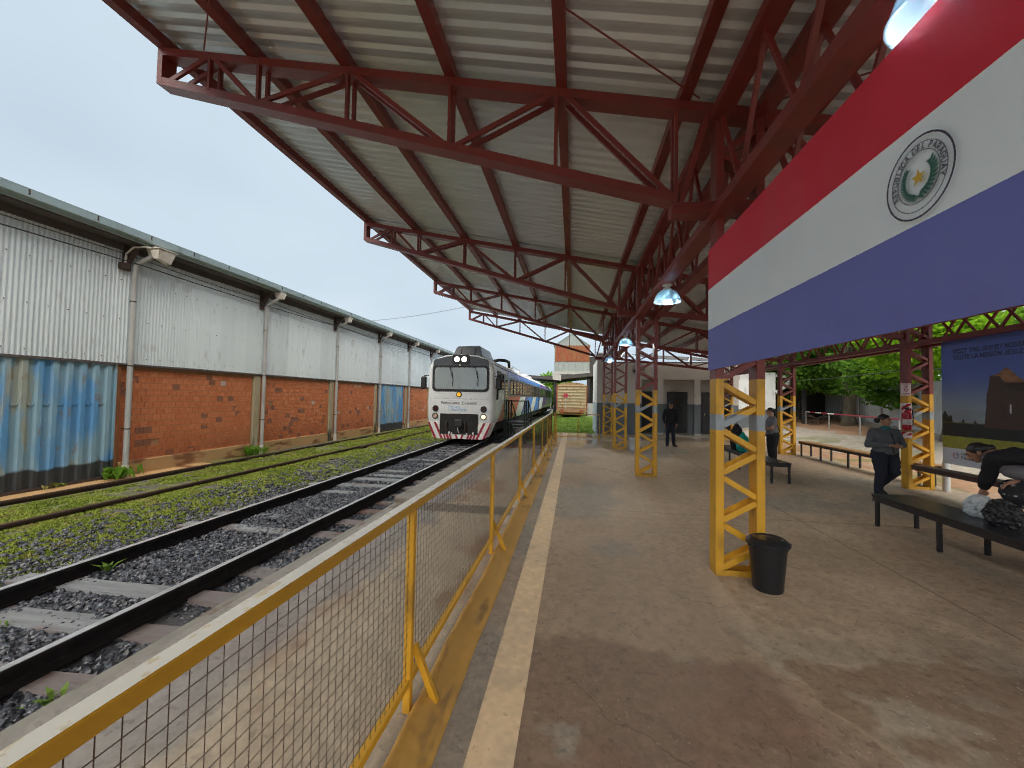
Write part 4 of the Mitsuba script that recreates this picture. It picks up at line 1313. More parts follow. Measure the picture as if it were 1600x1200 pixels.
# skirt with warning stripes round the coupler opening
SKO = [(-1.265, 0.80), (-1.05, 0.22), (-0.98, 0.17), (0.92, 0.17), (1.02, 0.22), (1.265, 0.80), (0.735, 0.80), (0.735, 0.335), (-0.79, 0.335), (-0.79, 0.80)]
sk = Polygon([(TC + a, b) for a, b in SKO])
part(tr, 'skirt', prism(sk, 'y', TF - 0.03, TF + 0.10), 'stripe_white', label='white skirt with red warning stripes')
st = []
for i in range(3):
    xa = -1.30 + 0.26 * i
    st.append(Polygon([(xa, 0.80), (xa + .10, .80), (xa + .40, 0.17), (xa + .30, .17)]))
    xb = 1.30 - 0.26 * i
    st.append(Polygon([(xb, 0.80), (xb - .10, .80), (xb - .40, 0.17), (xb - .30, .17)]))
for xa in (-0.62, -0.38, -0.14):
    st.append(Polygon([(xa - .04, .335), (xa + .04, .335), (xa + .10, .17), (xa + .02, .17)]))
for xa in (0.62, 0.38, 0.14):
    st.append(Polygon([(xa - .04, .335), (xa + .04, .335), (xa - .02, .17), (xa - .10, .17)]))
stp = unary_union([aff.translate(q, TC, 0) for q in st]).intersection(sk)
part(tr, 'skirt_stripes', prism(stp, 'y', TF - 0.034, TF - 0.0302), 'stripe_red')
side_sk = [(TC + s * 1.262, 0.80, s) for s in (-1, 1)]
for s in (-1, 1):
    m = trimesh.Trimesh([(TC + s * 1.265, TF - .029, .80), (TC + s * 1.02, TF - .029, .22), (TC + s * 1.33, TF + 0.5, .80), (TC + s * 1.10, TF + .5, .26)], [[0, 1, 3], [0, 3, 2]], process=False)
    part(tr, 'skirt_wing', m, 'stripe_white')
part(tr, 'coupler_recess', prism(sbox(TC - 0.79, 0.34, TC + 0.735, 1.135), 'y', TF - 0.006, TF + 0.02), 'under_black')
cp = part(tr, 'coupler', cat(bx(TC - 0.10, TC + 0.10, TF - 0.16, TF, 0.62, 0.86, 0.02), bx(TC - 0.16, TC + 0.16, TF - 0.22, TF - 0.15, 0.64, 0.92, 0.03)), 'black_metal')
part(cp, 'hook', tube([(TC - .02, TF - .2, 0.62), (TC, TF - .22, 0.5), (TC + .04, TF - .2, .42)], 0.02, 8), 'pipe_grey')
for dx in (-0.52, 0.22):
    part(tr, 'brake_hose', tube([(TC + dx, TF - .02, .85), (TC + dx, TF - .10, .75), (TC + dx + .03, TF - .08, .50)], 0.026, 8), 'lamp_amber' if False else 'rusty_dark')
for dx in (-0.40, -0.30, 0.30, 0.55):
    part(tr, 'air_cock', bx(TC + dx - .03, TC + dx + .03, TF - 0.06, TF - .01, 0.35, 0.40 + 0.05 * (dx == -0.40) + .04 * (dx == .55), .01), 'stripe_white')
# mirrors, roof box, exhaust
for s, n_ in ((-1, 'l'), (1, 'r')):
    k = part(tr, 'mirror', bx(TC + s * 1.50 - 0.115, TC + s * 1.50 + 0.115, TF - 0.02, TF + 0.10, 2.08, 2.58, 0.05), 'black_rubber')
    part(k, 'mirror_arm', tube([(TC + s * 1.30, TF + 0.22, 2.62), (TC + s * 1.50, TF + 0.04, 2.60), (TC + s * 1.50, TF + .04, 2.5)], 0.018, 8), 'black_rubber')
rb = np.array([(-0.43, 0, 3.42), (0.78, 0, 3.42), (-0.30, 0.12, 3.78), (0.66, 0.12, 3.80), (-0.43, 2.3, 3.42), (0.78, 2.3, 3.42), (-0.30, 2.1, 3.78), (0.66, 2.1, 3.80)])
kb = part(tr, 'roof_unit', trimesh.convex.convex_hull(rb + [TC - 0.01, TF + 0.35, 0]), 'train_dark', label='dark angular air conditioning unit on the cab roof')
part(kb, 'unit_lid', trimesh.convex.convex_hull(np.array([(-0.29, 0.14, 3.80), (0.65, 0.14, 3.815), (-.29, 2.08, 3.80), (.65, 2.08, 3.815), (-.25, .18, 3.83), (.60, .18, 3.845), (-.25, 2.0, 3.83), (.60, 2.0, 3.845)]) + [TC - 0.01, TF + .35, 0]), 'gutter_metal')
for dx in (-0.1, 0.45):
    part(kb, 'rib', bar((TC + dx, TF + 0.33, 3.45), (TC + dx, TF + 0.45, 3.74), 0.02, 0.03, up=(1, 0, 0)), 'black_metal')
part(tr, 'exhaust_pipe', tube([(TC + 0.3, 19.5, 3.52), (TC + 0.75, 19.5, 3.60), (TC + 1.02, 19.7, 3.60), (TC + 1.10, 20.3, 3.58), (TC + 1.08, 20.6, 3.35)], 0.075, 12), 'black_metal', True)
for yv in (23.0, 26.5, 30.5, 33.5):
    part(tr, 'roof_vent', bx(TC + 0.35, TC + 0.85, yv, yv + 0.9, 3.40, 3.55, 0.04), 'roof_light')
part(tr, 'grab_rail', tube([(TC + 1.1, 21.5, 3.33), (TC + 1.1, 21.5, 3.45), (TC + 1.1, 24.5, 3.45), (TC + 1.1, 24.5, 3.33)], 0.014, 6), 'pipe_grey')
# side windows
def side_win(y0, y1, z0, z1, fr=0.05, glass='window_pane'):
    xs = TC + 1.34
    k = part(tr, 'window', prism(rrect(y0, y1, z0, z1, 0.06).difference(rrect(y0 + fr, y1 - fr, z0 + fr, z1 - fr, 0.04)), 'x', xs - 0.004, xs + 0.016), 'black_rubber')
    part(k, 'pane', prism(rrect(y0 + fr, y1 - fr, z0 + fr, z1 - fr, 0.04), 'x', xs - 0.003, xs + 0.006), glass)


mat('window_pane', proc(lambda p, n, uv: mix(C(0.030, 0.032, 0.034), mix(C(0.045, 0.043, 0.04), C(0.10, 0.093, 0.085), noise(p.y * 11, 1, 1)), smoothstep(0.42, 0.5, noise(p.y * 2.6, 2.0, 1.0)))), 0.08, 0.0, 0.7)
side_win(16.02, 16.88, 2.12, 2.86, 0.05, 'window_glass')
side_win(17.05, 17.60, 2.12, 2.80, 0.05, 'window_glass')
yv = 19.35
while yv < 35.9:
    side_win(yv, yv + 1.02, 1.93, 2.68)
    yv += 1.22
yv = 38.0
while yv < 56.0:
    side_win(yv, yv + 1.02, 1.93, 2.68)
    yv += 1.22
for y0, y1 in ((17.82, 18.62), (35.2, 35.95)):
    d = part(tr, 'door', prism(rrect(y0, y1, 0.84, 2.84, 0.05), 'x', TC + 1.336, TC + 1.352), 'train_dark')
    part(d, 'pane', prism(rrect(y0 + .15, y1 - .15, 1.75, 2.6, 0.05), 'x', TC + 1.353, TC + 1.358), 'window_glass')
part(tr, 'cab_grab_rail', tube([(TC + 1.36, 15.80, 1.72), (TC + 1.40, 15.80, 1.75), (TC + 1.40, 15.80, 2.12), (TC + 1.36, 15.80, 2.15)], 0.045, 8), 'black_rubber', True)
part(tr, 'underframe', cat(bx(TC - 1.15, TC + 1.15, TF + 0.3, 36.4, 0.42, 0.84), bx(TC - 1.0, TC + 1.0, 19.6, 32, 0.18, 0.45)), 'under_black')
part(tr, 'second_car_underframe', cat(bx(TC - 1.15, TC + 1.15, 37.3, 57.4, 0.42, 0.84), bx(TC - 1.0, TC + 1.0, 41, 53, 0.18, 0.45)), 'under_black')
for yb_ in (17.6, 34.0, 40.0, 55.0):
    bg = part(tr, 'bogie', bx(TC - 0.95, TC + 0.95, yb_ - 1.5, yb_ + 1.5, 0.38, 0.62, 0.04), 'under_black')
    for ya in (yb_ - 1.05, yb_ + 1.05):
        for s in (-1, 1):
            m = trimesh.creation.cylinder(0.42, 0.11, sections=28); m.apply_transform(trimesh.transformations.rotation_matrix(math.pi / 2, (0, 1, 0))); m.apply_translation((TC + s * 0.74, ya, 0.44))
            part(bg, 'wheel', m, 'rail_side', 40)

# black boarding stairs between train and fence
bs = thing('boarding_stairs', 'black steel boarding platform with railings and steps beside the railcar door', 'boarding stairs')
SX0, SX1 = -2.88, -2.02
part(bs, 'landing', bx(SX0, SX1, 17.4, 18.9, 0.70, 0.75), 'black_metal')
for i, (y, z) in enumerate(((19.15, 0.55), (19.45, 0.38), (19.75, 0.20))):
    part(bs, 'step', bx(SX0, SX1, y - 0.16, y + 0.16, z - 0.03, z), 'pipe_grey' if i < 2 else 'black_metal')
for x in (SX0 + 0.03, SX1 - 0.03):
    part(bs, 'stringer', bar((x, 18.9, 0.70), (x, 20.1, 0.0), 0.04, 0.16), 'black_metal')
    part(bs, 'handrail', tube([(x, 17.42, 1.66), (x, 18.9, 1.66), (x, 20.2, 1.05), (x, 20.9, 0.75)], 0.025, 8), 'black_metal', True)
    part(bs, 'midrail', tube([(x, 17.42, 1.2), (x, 18.9, 1.2), (x, 20.2, 0.6)], 0.016, 8), 'black_metal', True)
    for y, z0, z1 in ((17.44, 0, 1.66), (18.1, 0, 1.66), (18.88, 0, 1.66), (20.15, 0, 1.08)):
        part(bs, 'post', bx(x - .028, x + .028, y - .028, y + .028, -0.17, z1), 'black_metal')
part(bs, 'end_rail', tube([(SX0 + .03, 17.42, 1.66), (SX1 - .03, 17.42, 1.66)], 0.025, 8), 'black_metal')

# ------------------------------------------------------------------ station building behind the platform
sb = thing('station_building', 'white over grey painted station building with a recessed porch and dark doors', 'building')
BYF = 22.0
part(sb, 'front_wall', cat(bx(1.25, 3.50, BYF, BYF + 0.25, -0.2, 3.72), bx(3.50, 8.25, BYF, BYF + 0.25, 2.88, 3.72)), 'two_tone_wall')
part(sb, 'side_wall', bx(1.24, 1.50, BYF + 0.252, 26.8, -0.2, 3.95), 'side_wall_white')
part(sb, 'corner_pier', bx(1.22, 1.56, BYF - 0.03, BYF + 0.35, -0.2, 4.22, 0.01), 'side_wall_white')
part(sb, 'pier_face', bx(1.235, 1.55, BYF - 0.036, BYF - 0.031, -0.2, 4.20), 'two_tone_wall')
for x0, x1 in ((4.31, 4.58), (6.09, 6.38), (7.9, 8.2)):
    part(sb, 'porch_pillar', bx(x0, x1, BYF + 0.004, BYF + 0.30, 0.0, 2.879), 'two_tone_wall')
part(sb, 'porch_wall', bx(3.3, 8.25, BYF + 1.6, BYF + 1.8, -0.2, 2.95), 'two_tone_wall')
part(sb, 'porch_ceiling', bx(3.3, 8.25, BYF + 0.252, BYF + 1.6, 2.90, 2.98), 'two_tone_wall')
for m in (bx(3.3, 3.5, BYF + .252, BYF + 1.6, -0.2, 2.9), bx(8.05, 8.25, BYF + .302, BYF + 1.6, -.2, 2.9)): part(sb, 'porch_side', m, 'two_tone_wall')
part(sb, 'porch_floor', bx(3.4, 8.2, BYF - 0.05, BYF + 1.62, -0.1, 0.045), 'edge_concrete')
for x0, x1 in ((3.62, 4.45), (5.16, 6.11), (6.95, 7.85)):
    d = part(sb, 'door', bx(x0, x1, BYF + 1.55, BYF + 1.605, 0.05, 2.22, 0.004), 'dark_door')
    part(d, 'frame', cat(bx(x0 - .06, x0 - .002, BYF + 1.56, BYF + 1.61, .05, 2.28), bx(x1 + .002, x1 + .06, BYF + 1.56, BYF + 1.61, .05, 2.28), bx(x0 - .002, x1 + .002, BYF + 1.56, BYF + 1.61, 2.222, 2.28)), 'black_metal')
    part(d, 'handle', bx(x0 + .07, x0 + .10, BYF + 1.51, BYF + 1.549, 1.0, 1.16, 0.004), 'pipe_grey')
part(sb, 'door_sign', prism(rrect(5.50, 5.72, 1.60, 1.82, 0.01), 'y', BYF + 1.540, BYF + 1.546), 'rusty_dark')
part(sb, 'skirting', cat(bx(4.30, 4.59, BYF - .004, BYF + 0.02, 0.046, 0.14), bx(6.08, 6.39, BYF - .004, BYF + .02, .046, .14)), 'white_base')
part(sb, 'roof_slab', bx(1.52, 8.3, BYF + 0.252, 27, 3.70, 3.80), 'old_roof_dark')
ofs = thing('old_roof', 'dark sagging old tin roof with light gaps behind the station building', 'roof')
part(ofs, 'roof_sheet', cat(*[bar((x, 25.5, 4.35 - 0.05 * (x - 4)), (x, 34, 5.5 - 0.05 * (x - 4)), 0.88, 0.03, up=(0, 0, 1)) for x in np.arange(2.2, 9, 0.95) if abs(x - 4.1) > 0.2]), 'old_roof_dark')
part(ofs, 'roof_edge', bx(1.9, 9, 25.4, 25.6, 3.81, 4.10), 'old_roof_dark')
for i in range(3):
    part(ofs, 'rafter', bar((2.5 + 2 * i, 25.5, 3.8), (3.0 + 2 * i, 25.5, 4.7), 0.05, 0.05), 'white_wall' if i < 3 else 'old_roof_dark')
# wall fan
fan = thing('wall_fan', 'dark wall mounted fan high on the building front', 'fan')
fx, fy, fz = 3.27, BYF - 0.35, 3.34
part(fan, 'cage', cat([trimesh.creation.torus(r, 0.010, 24, 6) for r in (0.10, 0.17, 0.24, 0.30)]).apply_transform(trimesh.transformations.rotation_matrix(math.pi / 2, (1, 0, 0))).apply_translation((fx, fy - 0.06, fz)), 'black_metal')
for i in range(4):
    a = i * math.pi / 2 + 0.3
    q = np.array([(0.04, -0.03, 0), (0.27, -0.08, 0.03), (0.27, 0.07, -0.02), (0.04, 0.03, 0), (0.04, -0.03, .006), (0.27, -0.08, .036), (0.27, 0.07, -.014), (0.04, 0.03, .006)])
    m = trimesh.convex.convex_hull(q)
    m.apply_transform(trimesh.transformations.rotation_matrix(a, (0, 0, 1))); m.apply_transform(trimesh.transformations.rotation_matrix(math.pi / 2, (1, 0, 0))); m.apply_translation((fx, fy, fz))
    part(fan, 'blade', m, 'black_metal')
part(fan, 'motor', lathe([(0, -.08), (.06, -.07), (.075, 0), (.07, .12), (0, .13)], 20).apply_transform(trimesh.transformations.rotation_matrix(-math.pi / 2, (1, 0, 0))).apply_translation((fx, fy, fz)), 'black_metal', 40)
part(fan, 'bracket', bar((fx, fy + 0.08, fz), (fx + 0.1, BYF, fz + 0.18), 0.04, 0.04), 'black_metal')

# ------------------------------------------------------------------ beyond the platform end
bc = thing('boxcar', 'old cream and rust wooden goods wagon seen end on', 'wagon')
X0, X1, Yb = -1.57, 1.27, 39.5
endp = Polygon([(X0, 0.75), (X1, 0.75), (X1, 3.06), (X1 - .35, 3.24), ((X0 + X1) / 2, 3.38), (X0 + .35, 3.24), (X0, 3.06)])
part(bc, 'body', prism(endp, 'y', Yb, Yb + 12), 'boxcar_paint')
for i in range(8):
    z = 0.98 + i * 0.29
    part(bc, 'end_rib', prism(Polygon([(0, z - .05), (-.06, z - .02), (-.06, z + .03), (0, z + .07)]), 'x', X0 + 0.12, X1 - 0.12).apply_translation((0, Yb, 0)), 'boxcar_paint')
part(bc, 'corner_post', bx(X0 - .03, X0 + .07, Yb - .05, Yb + .05, .72, 3.10), 'rust_sheet')
part(bc, 'corner_post', bx(X1 - .07, X1 + .03, Yb - .05, Yb + .05, .72, 3.10), 'rust_sheet')
part(bc, 'headstock', bx(X0, X1, Yb - 0.10, Yb + .1, 0.50, 0.74), 'boxcar_paint')
for x in (X0 + 0.5, X1 - 0.5):
    m = trimesh.creation.cylinder(0.2, 0.25, sections=20); m.apply_transform(trimesh.transformations.rotation_matrix(math.pi / 2, (1, 0, 0))); m.apply_translation((x, Yb - .22, .62))
    part(bc, 'buffer', m, 'rust_sheet', 40)
m = trimesh.creation.cylinder(0.22, 0.04, sections=20); m.apply_transform(trimesh.transformations.rotation_matrix(math.pi / 2, (1, 0, 0))); m.apply_translation((-0.72, Yb - .09, 2.1))
part(bc, 'brake_wheel', m, 'stripe_red', 40)
part(bc, 'brake_shaft', tube([(-0.72, Yb - .08, 0.7), (-0.72, Yb - .08, 2.1)], 0.025, 6), 'pipe_grey')
part(bc, 'underframe', bx(X0 + .3, X1 - .3, Yb + .2, Yb + 11.8, 0.25, 0.6), 'under_black')
for ya in (Yb + 1.2, Yb + 10.5):
    for x in (-0.9, 0.6):
        m = trimesh.creation.cylinder(0.42, 0.1, sections=24); m.apply_transform(trimesh.transformations.rotation_matrix(math.pi / 2, (0, 1, 0))); m.apply_translation((x, ya, .36))
        part(bc, 'wheel', m, 'under_black', 40)

tw = thing('tin_tower', 'tall tin clad tower with a rusty orange band and pointed gable', 'tower')


def corr_panel(x0, x1, y, z0, z1, gable=None):
    xs = np.arange(x0, x1 + 0.04, 0.075)
    xs[-1] = x1
    yo = y + 0.02 * np.sin(xs / 0.15 * math.pi * 2 / 2)
    zt = np.full(len(xs), z1) if gable is None else z1 + (gable - z1) * (1 - np.abs((xs - (x0 + x1) / 2) / ((x1 - x0) / 2)))
    n = len(xs)
    V = np.vstack([np.stack([xs, yo, np.full(n, z0)], 1), np.stack([xs, yo, zt], 1)])
    F = [[a, a + 1, a + 1 + n] for a in range(n - 1)] + [[a, a + 1 + n, a + n] for a in range(n - 1)]
    return trimesh.Trimesh(V, F, process=False)


TX0, TX1, TYW = -2.62, 2.06, 55.0
part(tw, 'core', cat(bx(TX0 + .05, TX1 - .05, TYW + .06, TYW + 5, 4.9, 8.9)), 'grey_sheet')
part(tw, 'grey_cladding', corr_panel(TX0, TX1, TYW, 5.42, 6.72), 'grey_sheet')
part(tw, 'rusty_cladding', corr_panel(TX0 + .12, TX1, TYW - .06, 6.74, 8.88), 'rust_sheet', label='rusty orange corrugated band')
part(tw, 'gable_cladding', corr_panel(TX0 + .1, TX1 - .05, TYW, 8.88, 8.90, 10.45), 'grey_sheet')
part(tw, 'roof', cat(prism(Polygon([(TX0 - .1, 8.82), ((TX0 + TX1) / 2, 10.48), (TX1 + .1, 8.82), (TX1 + .1, 8.92), ((TX0 + TX1) / 2, 10.58), (TX0 - .1, 8.92)]), 'y', TYW - .1, TYW + 5)), 'gutter_metal')
part(tw, 'apron', prism(Polygon([(TX0 - .1, 5.05), (TX1 + .1, 5.05), (TX1 + .1, 5.42), (TX0 - .05, 5.42)]), 'y', TYW - .15, TYW - .1), 'white_base')
for x in (TX0 + .2, TX1 - .1, 2.6):
    part(tw, 'leg', bx(x - .18, x + .18, TYW, TYW + .4, -0.2, 5.0), 'under_black')
part(tw, 'dark_shaft', bx(2.08, 3.1, TYW + .2, TYW + 4, -0.2, 7.4), 'old_roof_dark')
oc = thing('loading_canopy', 'dark ragged loading canopy over the old wagon', 'canopy')
sag = Polygon([(-4.9, 4.05), (-3.9, 3.96), (-2.1, 3.80), (-2.0, 3.7), (-1.6, 3.85), (0, 4.05), (2.7, 4.35), (2.7, 4.75), (1.5, 4.62), (-0.5, 4.40), (-2.0, 4.25), (-3.4, 4.23), (-4.95, 4.35)])
part(oc, 'roof', prism(sag, 'y', 45.0, 53), 'old_roof_dark')
for x in (-2.0, 1.6, 2.5):
    part(oc, 'post', bx(x - .17, x + .17, 45.2, 45.5, -0.1, 4.0), 'under_black')
part(oc, 'back_wall', bx(1.45, 3.0, 46, 46.1, -0.1, 4.4), 'under_black')
part(oc, 'side_boards', bx(1.5, 2.6, 44.6, 44.75, -0.1, 1.35), 'fence_sheet')
part(oc, 'hanging_sheet', prism(Polygon([(-2.25, 3.85), (-1.35, 3.75), (-1.35, 4.4), (-2.3, 4.5)]), 'y', 44.86, 44.9), 'white_base')

# ------------------------------------------------------------------ yard on the right
H_ = lambda x, y: float(ground_h(np.array([float(x)]), np.array([float(y)]))[0])
yf = thing('yard_fence', 'tall pale corrugated sheet fence closing the yard behind the trees', 'fence')
A, B = np.array([12.6, 10.0]), np.array([21.6, 45.5])
Lf = np.linalg.norm(B - A)
u_ = (B - A) / Lf
nrm = np.array([-u_[1], u_[0]])
s0 = 0.0
while s0 < Lf:
    ss = np.arange(s0, min(s0 + 1.0, Lf) + .01, 0.05)
    off = 0.018 * np.sin(ss / 0.2 * 2 * math.pi)
    P2 = A + u_ * ss[:, None] + nrm * off[:, None]
    n = len(ss)
    zb_ = np.array([H_(*q) for q in P2]) - 0.05
    V = np.vstack([np.column_stack([P2, zb_ + .25]), np.column_stack([P2, zb_ + 2.5])])
    F = [[a, a + 1, a + 1 + n] for a in range(n - 1)] + [[a, a + 1 + n, a + n] for a in range(n - 1)]
    part(yf, 'sheet', trimesh.Trimesh(V, F, process=False), 'fence_sheet', True)
    q = A + u_ * s0
    if int(s0) % 3 == 0:
        part(yf, 'post', tube([(q[0] - .06, q[1] + .03, H_(*q) - .2), (q[0] - .06, q[1] + .03, H_(*q) + 2.55)], 0.04, 8), 'pipe_grey')
    s0 += 1.0
part(yf, 'base_wall', cat([bar((*(A + u_ * s), H_(*(A + u_ * s)) + 0.07), (*(A + u_ * (s + 1.05)), H_(*(A + u_ * (s + 1.05))) + 0.07), 0.14, 0.35) for s in np.arange(0, Lf - 1, 1.0)]), 'edge_concrete')
br_ = thing('yard_barrier', 'red and white painted pipe barrier across the yard', 'barrier')
pp = [np.array((15.3, 30.0, 1.22)), np.array((13.35, 19.0, 1.20))]
for i in range(12):
    a, b = pp[0] + (pp[1] - pp[0]) * i / 12, pp[0] + (pp[1] - pp[0]) * (i + 1) / 12
    part(br_, 'pipe', tube([a, b], 0.035, 8), 'stripe_red' if i > 4 or i % 2 else 'stripe_white')
for t in (0.02, 0.35, 0.68, 0.98):
    q = pp[0] + (pp[1] - pp[0]) * t
    part(br_, 'post', tube([(q[0], q[1], H_(q[0], q[1]) - .1), q], 0.03, 8), 'pipe_grey')
wl = thing('white_shed', 'white walled shed with a dark open side at the far end of the yard', 'shed')
part(wl, 'gable_wall', bx(10.2, 13.5, 30, 30.2, 0, 3.83), 'white_wall')
part(wl, 'lower_band', bx(10.2, 13.5, 29.985, 29.998, 0, 1.3), 'two_tone_wall')
part(wl, 'back_wall', bx(9.6, 18.5, 33.5, 33.7, 0, 4.6), 'old_roof_dark')
part(wl, 'roof', prism(Polygon([(9.4, 3.85), (19, 4.6), (19, 4.8), (9.4, 4.05)]), 'y', 29.6, 34), 'old_roof_dark')
part(wl, 'strut', bar((13.5, 29.9, 2.44), (14.5, 29.9, 3.35), 0.16, 0.22), 'white_wall')
part(wl, 'tie_beam', bar((13.5, 29.9, 3.6), (15.2, 29.9, 3.45), 0.12, 0.16), 'white_wall')
part(wl, 'post', bx(15.1, 15.3, 29.8, 30.0, 0, 4.2), 'old_roof_dark')
cable('overhead_cable', 'dark cable running under the trees across the yard', [(13.1, 28, 3.2), (10.0, 14, 2.88), (8.9, 9, 2.8)], 0.014, 0.1)
# debris heap by the shed
hv = []
for i in range(26):
    x, y = 15.6 + rng.normal(0, 0.9), 29.0 + rng.normal(0, 0.6)
    a = rng.random() * 3.1
    z = H_(x, y)
    hv.append(bar((x, y, z + .05 + .3 * rng.random()), (x + 1.1 * math.cos(a), y + .8 * math.sin(a), z + .2 + .6 * rng.random()), .06, .05))
solid('scrap_heap', 'low heap of dark scrap timber under the left tree', 'scrap heap', cat(hv), 'rusty_dark', kind='stuff')


def tree(name, label, base, h, crown, nclump, nleaf, lsize, bsdf, tr_r=0.28, seed=1, low=None, group=None):
    r2 = np.random.default_rng(seed)
    k = thing(name, label, 'tree', group)
    b = np.array([base[0], base[1], H_(base[0], base[1]) - 0.15])
    top = b + [0.2 * r2.normal(), 0.2 * r2.normal(), h]
    limbs = [tube([b, b + (top - b) * .08 + [0, 0, 0], b + (top - b) * 0.35 + [r2.normal() * .08, r2.normal() * .08, 0], b + (top - b) * 0.7, top], [tr_r * 1.35, tr_r, tr_r * .85, tr_r * .6, tr_r * .3], 12)]
    centers = []
    c0, cr = np.array(crown[0], float), np.array(crown[1], float)
    for i in range(nclump):
        d = r2.normal(size=3); d /= np.linalg.norm(d)
        q = c0 + d * cr * (0.35 + 0.65 * r2.random() ** 0.5)
        if low is not None and q[2] < low: q[2] = low + r2.random()
        centers.append(q)
        if i % 3 == 0:
            s_ = b + (top - b) * (0.35 + 0.6 * r2.random())
            mid = (s_ + q) / 2 + r2.normal(0, .2, 3)
            limbs.append(tube([s_, mid, q], [tr_r * .3, tr_r * .17, tr_r * .06], 6))
    part(k, 'trunk', cat(limbs), 'bark', True)
    cs = np.array(centers)
    rad = 0.35 + 0.45 * r2.random(len(cs))
    w = r2.integers(0, len(cs), nleaf)
    d = r2.normal(size=(nleaf, 3)); d /= np.linalg.norm(d, axis=1, keepdims=True)
    P = cs[w] + d * (rad[w] * r2.random(nleaf) ** 0.4)[:, None] * np.array([1.15, 1.15, 0.75])
    ax = r2.normal(size=(nleaf, 3)) * [1, 1, .5] + d * 0.8 - [0, 0, .4]; ax /= np.linalg.norm(ax, axis=1, keepdims=True)
    sd = np.cross(ax, r2.normal(size=(nleaf, 3)) * .5 + [0, 0, 1]); sd /= np.linalg.norm(sd, axis=1, keepdims=True)
    nn = np.cross(ax, sd)
    L = (lsize * (0.6 + 0.8 * r2.random(nleaf)))[:, None]
    v = np.stack([P, P + ax * L * .45 + sd * L * .32 + nn * L * .06, P + ax * L, P + ax * L * .45 - sd * L * .32 + nn * L * .06], 1)
    f = np.array([[0, 1, 2], [0, 2, 3]])[None] + (np.arange(nleaf) * 4)[:, None, None]
    part(k, 'crown', trimesh.Trimesh(v.reshape(-1, 3), f.reshape(-1, 3), process=False), bsdf, stuff=True)


tree('leafy_tree', 'dark green yard tree with thick pale mottled trunk and drooping branches', (16.3, 27.2), 7.5, ((16.6, 26.6, 5.4), (4.2, 3.6, 3.2)), 120, 15000, 0.26, 'leaf_dark', 0.33, 11, 2.0)
tree('leafy_tree', 'mid green tree left of the mottled trunk', (16.6, 33.5), 6.5, ((15.6, 32, 4.6), (3.0, 2.8, 2.6)), 70, 9000, 0.26, 'leaf_mid', 0.2, 12, 2.0)
tree('leafy_tree', 'bright lime green tree behind the fire extinguisher column', (14.9, 19.0), 6.0, ((13.6, 18.2, 4.7), (2.6, 2.4, 1.7)), 90, 13000, 0.22, 'leaf_lime', 0.2, 13, 3.0)
tree('leafy_tree', 'green tree rising behind the landscape poster', (17.5, 12.5), 7.5, ((16.0, 12.0, 5.6), (3.6, 4.0, 2.6)), 90, 10000, 0.22, 'leaf_mid', 0.2, 14, 3.0)
tree('leafy_tree', 'dark drooping tree limb low beside the pale fence', (17.2, 23.5), 4.5, ((15.3, 22.3, 3.0), (1.6, 2.0, 1.1)), 40, 4500, 0.22, 'leaf_dark', 0.1, 15, 1.7)
tree('leafy_tree', 'tall dark tree filling the gap above the yard fence', (20.5, 38.5), 9, ((20.0, 37.5, 6.5), (5, 5, 4)), 90, 8000, 0.34, 'leaf_dark', 0.25, 17, 2.5)
tree('leafy_tree', 'distant pale green tree behind the rear railcar', (-4.0, 78), 6.5, ((-3.6, 77, 3.4), (3.2, 3, 3.0)), 50, 5000, 0.5, 'leaf_mid', 0.2, 16)
# far hedge line
n = 16000
xx = rng.uniform(-120, 140, n); zz = rng.random(n) ** 0.7 * (3.5 + 3 * meshkit.noise(np.stack([xx * 0.06, 0 * xx, 0 * xx], -1), 3))
P = np.stack([xx, 150 + rng.normal(0, 3, n), zz + 0.1], 1)
k = thing('far_treeline', 'far off band of trees along the horizon', 'forest', kind='stuff')
scene[k] = mikit.ply(blades(P, 1.4, 1.2, 0.7), 'leaf_dark')

# ------------------------------------------------------------------ furniture on the platform
def bench(label, x0, x1, y0, y1, h, top, leg, legs_y, slats=1, group=None):
    k = thing('bench', label, 'bench', group)
    w = (x1 - x0) / slats
    for i in range(slats):
        part(k, 'seat_board' if slats > 1 else 'seat', bx(x0 + i * w + (.004 if slats > 1 else 0), x0 + (i + 1) * w - (.004 if slats > 1 else 0), y0, y1, h - 0.032, h, 0.006), top)
    for x in (x0 + 0.03, x1 - 0.03):
        part(k, 'side_rail', bx(x - .02, x + .02, y0 + 0.01, y1 - 0.01, h - 0.10, h - 0.033), leg)
        for y in legs_y:
            part(k, 'leg', bx(x - .022, x + .022, y - .022, y + .022, 0.0, h - 0.033, 0.003), leg)
    for y in legs_y:
        part(k, 'cross_rail', bx(x0 + .053, x1 - .053, y - .018, y + .018, h - .095, h - .034), leg)
    return k


bench('long black steel bench nearest the bin with a white bag on it', 4.45, 5.02, 2.3, 6.95, 0.46, 'bench_black', 'bench_black', (2.4, 3.6, 4.75, 5.83, 6.87))
bench('black steel bench behind the nearest column holding a teal bag', 4.38, 4.80, 9.94, 13.6, 0.46, 'bench_black', 'bench_black', (9.99, 11.8, 13.5))
bench('yellowish wood topped bench running between the two outer columns', 7.66, 8.02, 10.3, 15.45, 0.50, 'bench_wood', 'bench_black', (10.5, 11.6, 12.9, 14.2, 15.3), 2)
bench('brown topped bench under the landscape poster', 7.14, 7.44, 4.6, 9.97, 0.53, 'bench_brown', 'bench_brown', (4.8, 6.4, 7.6), 2)

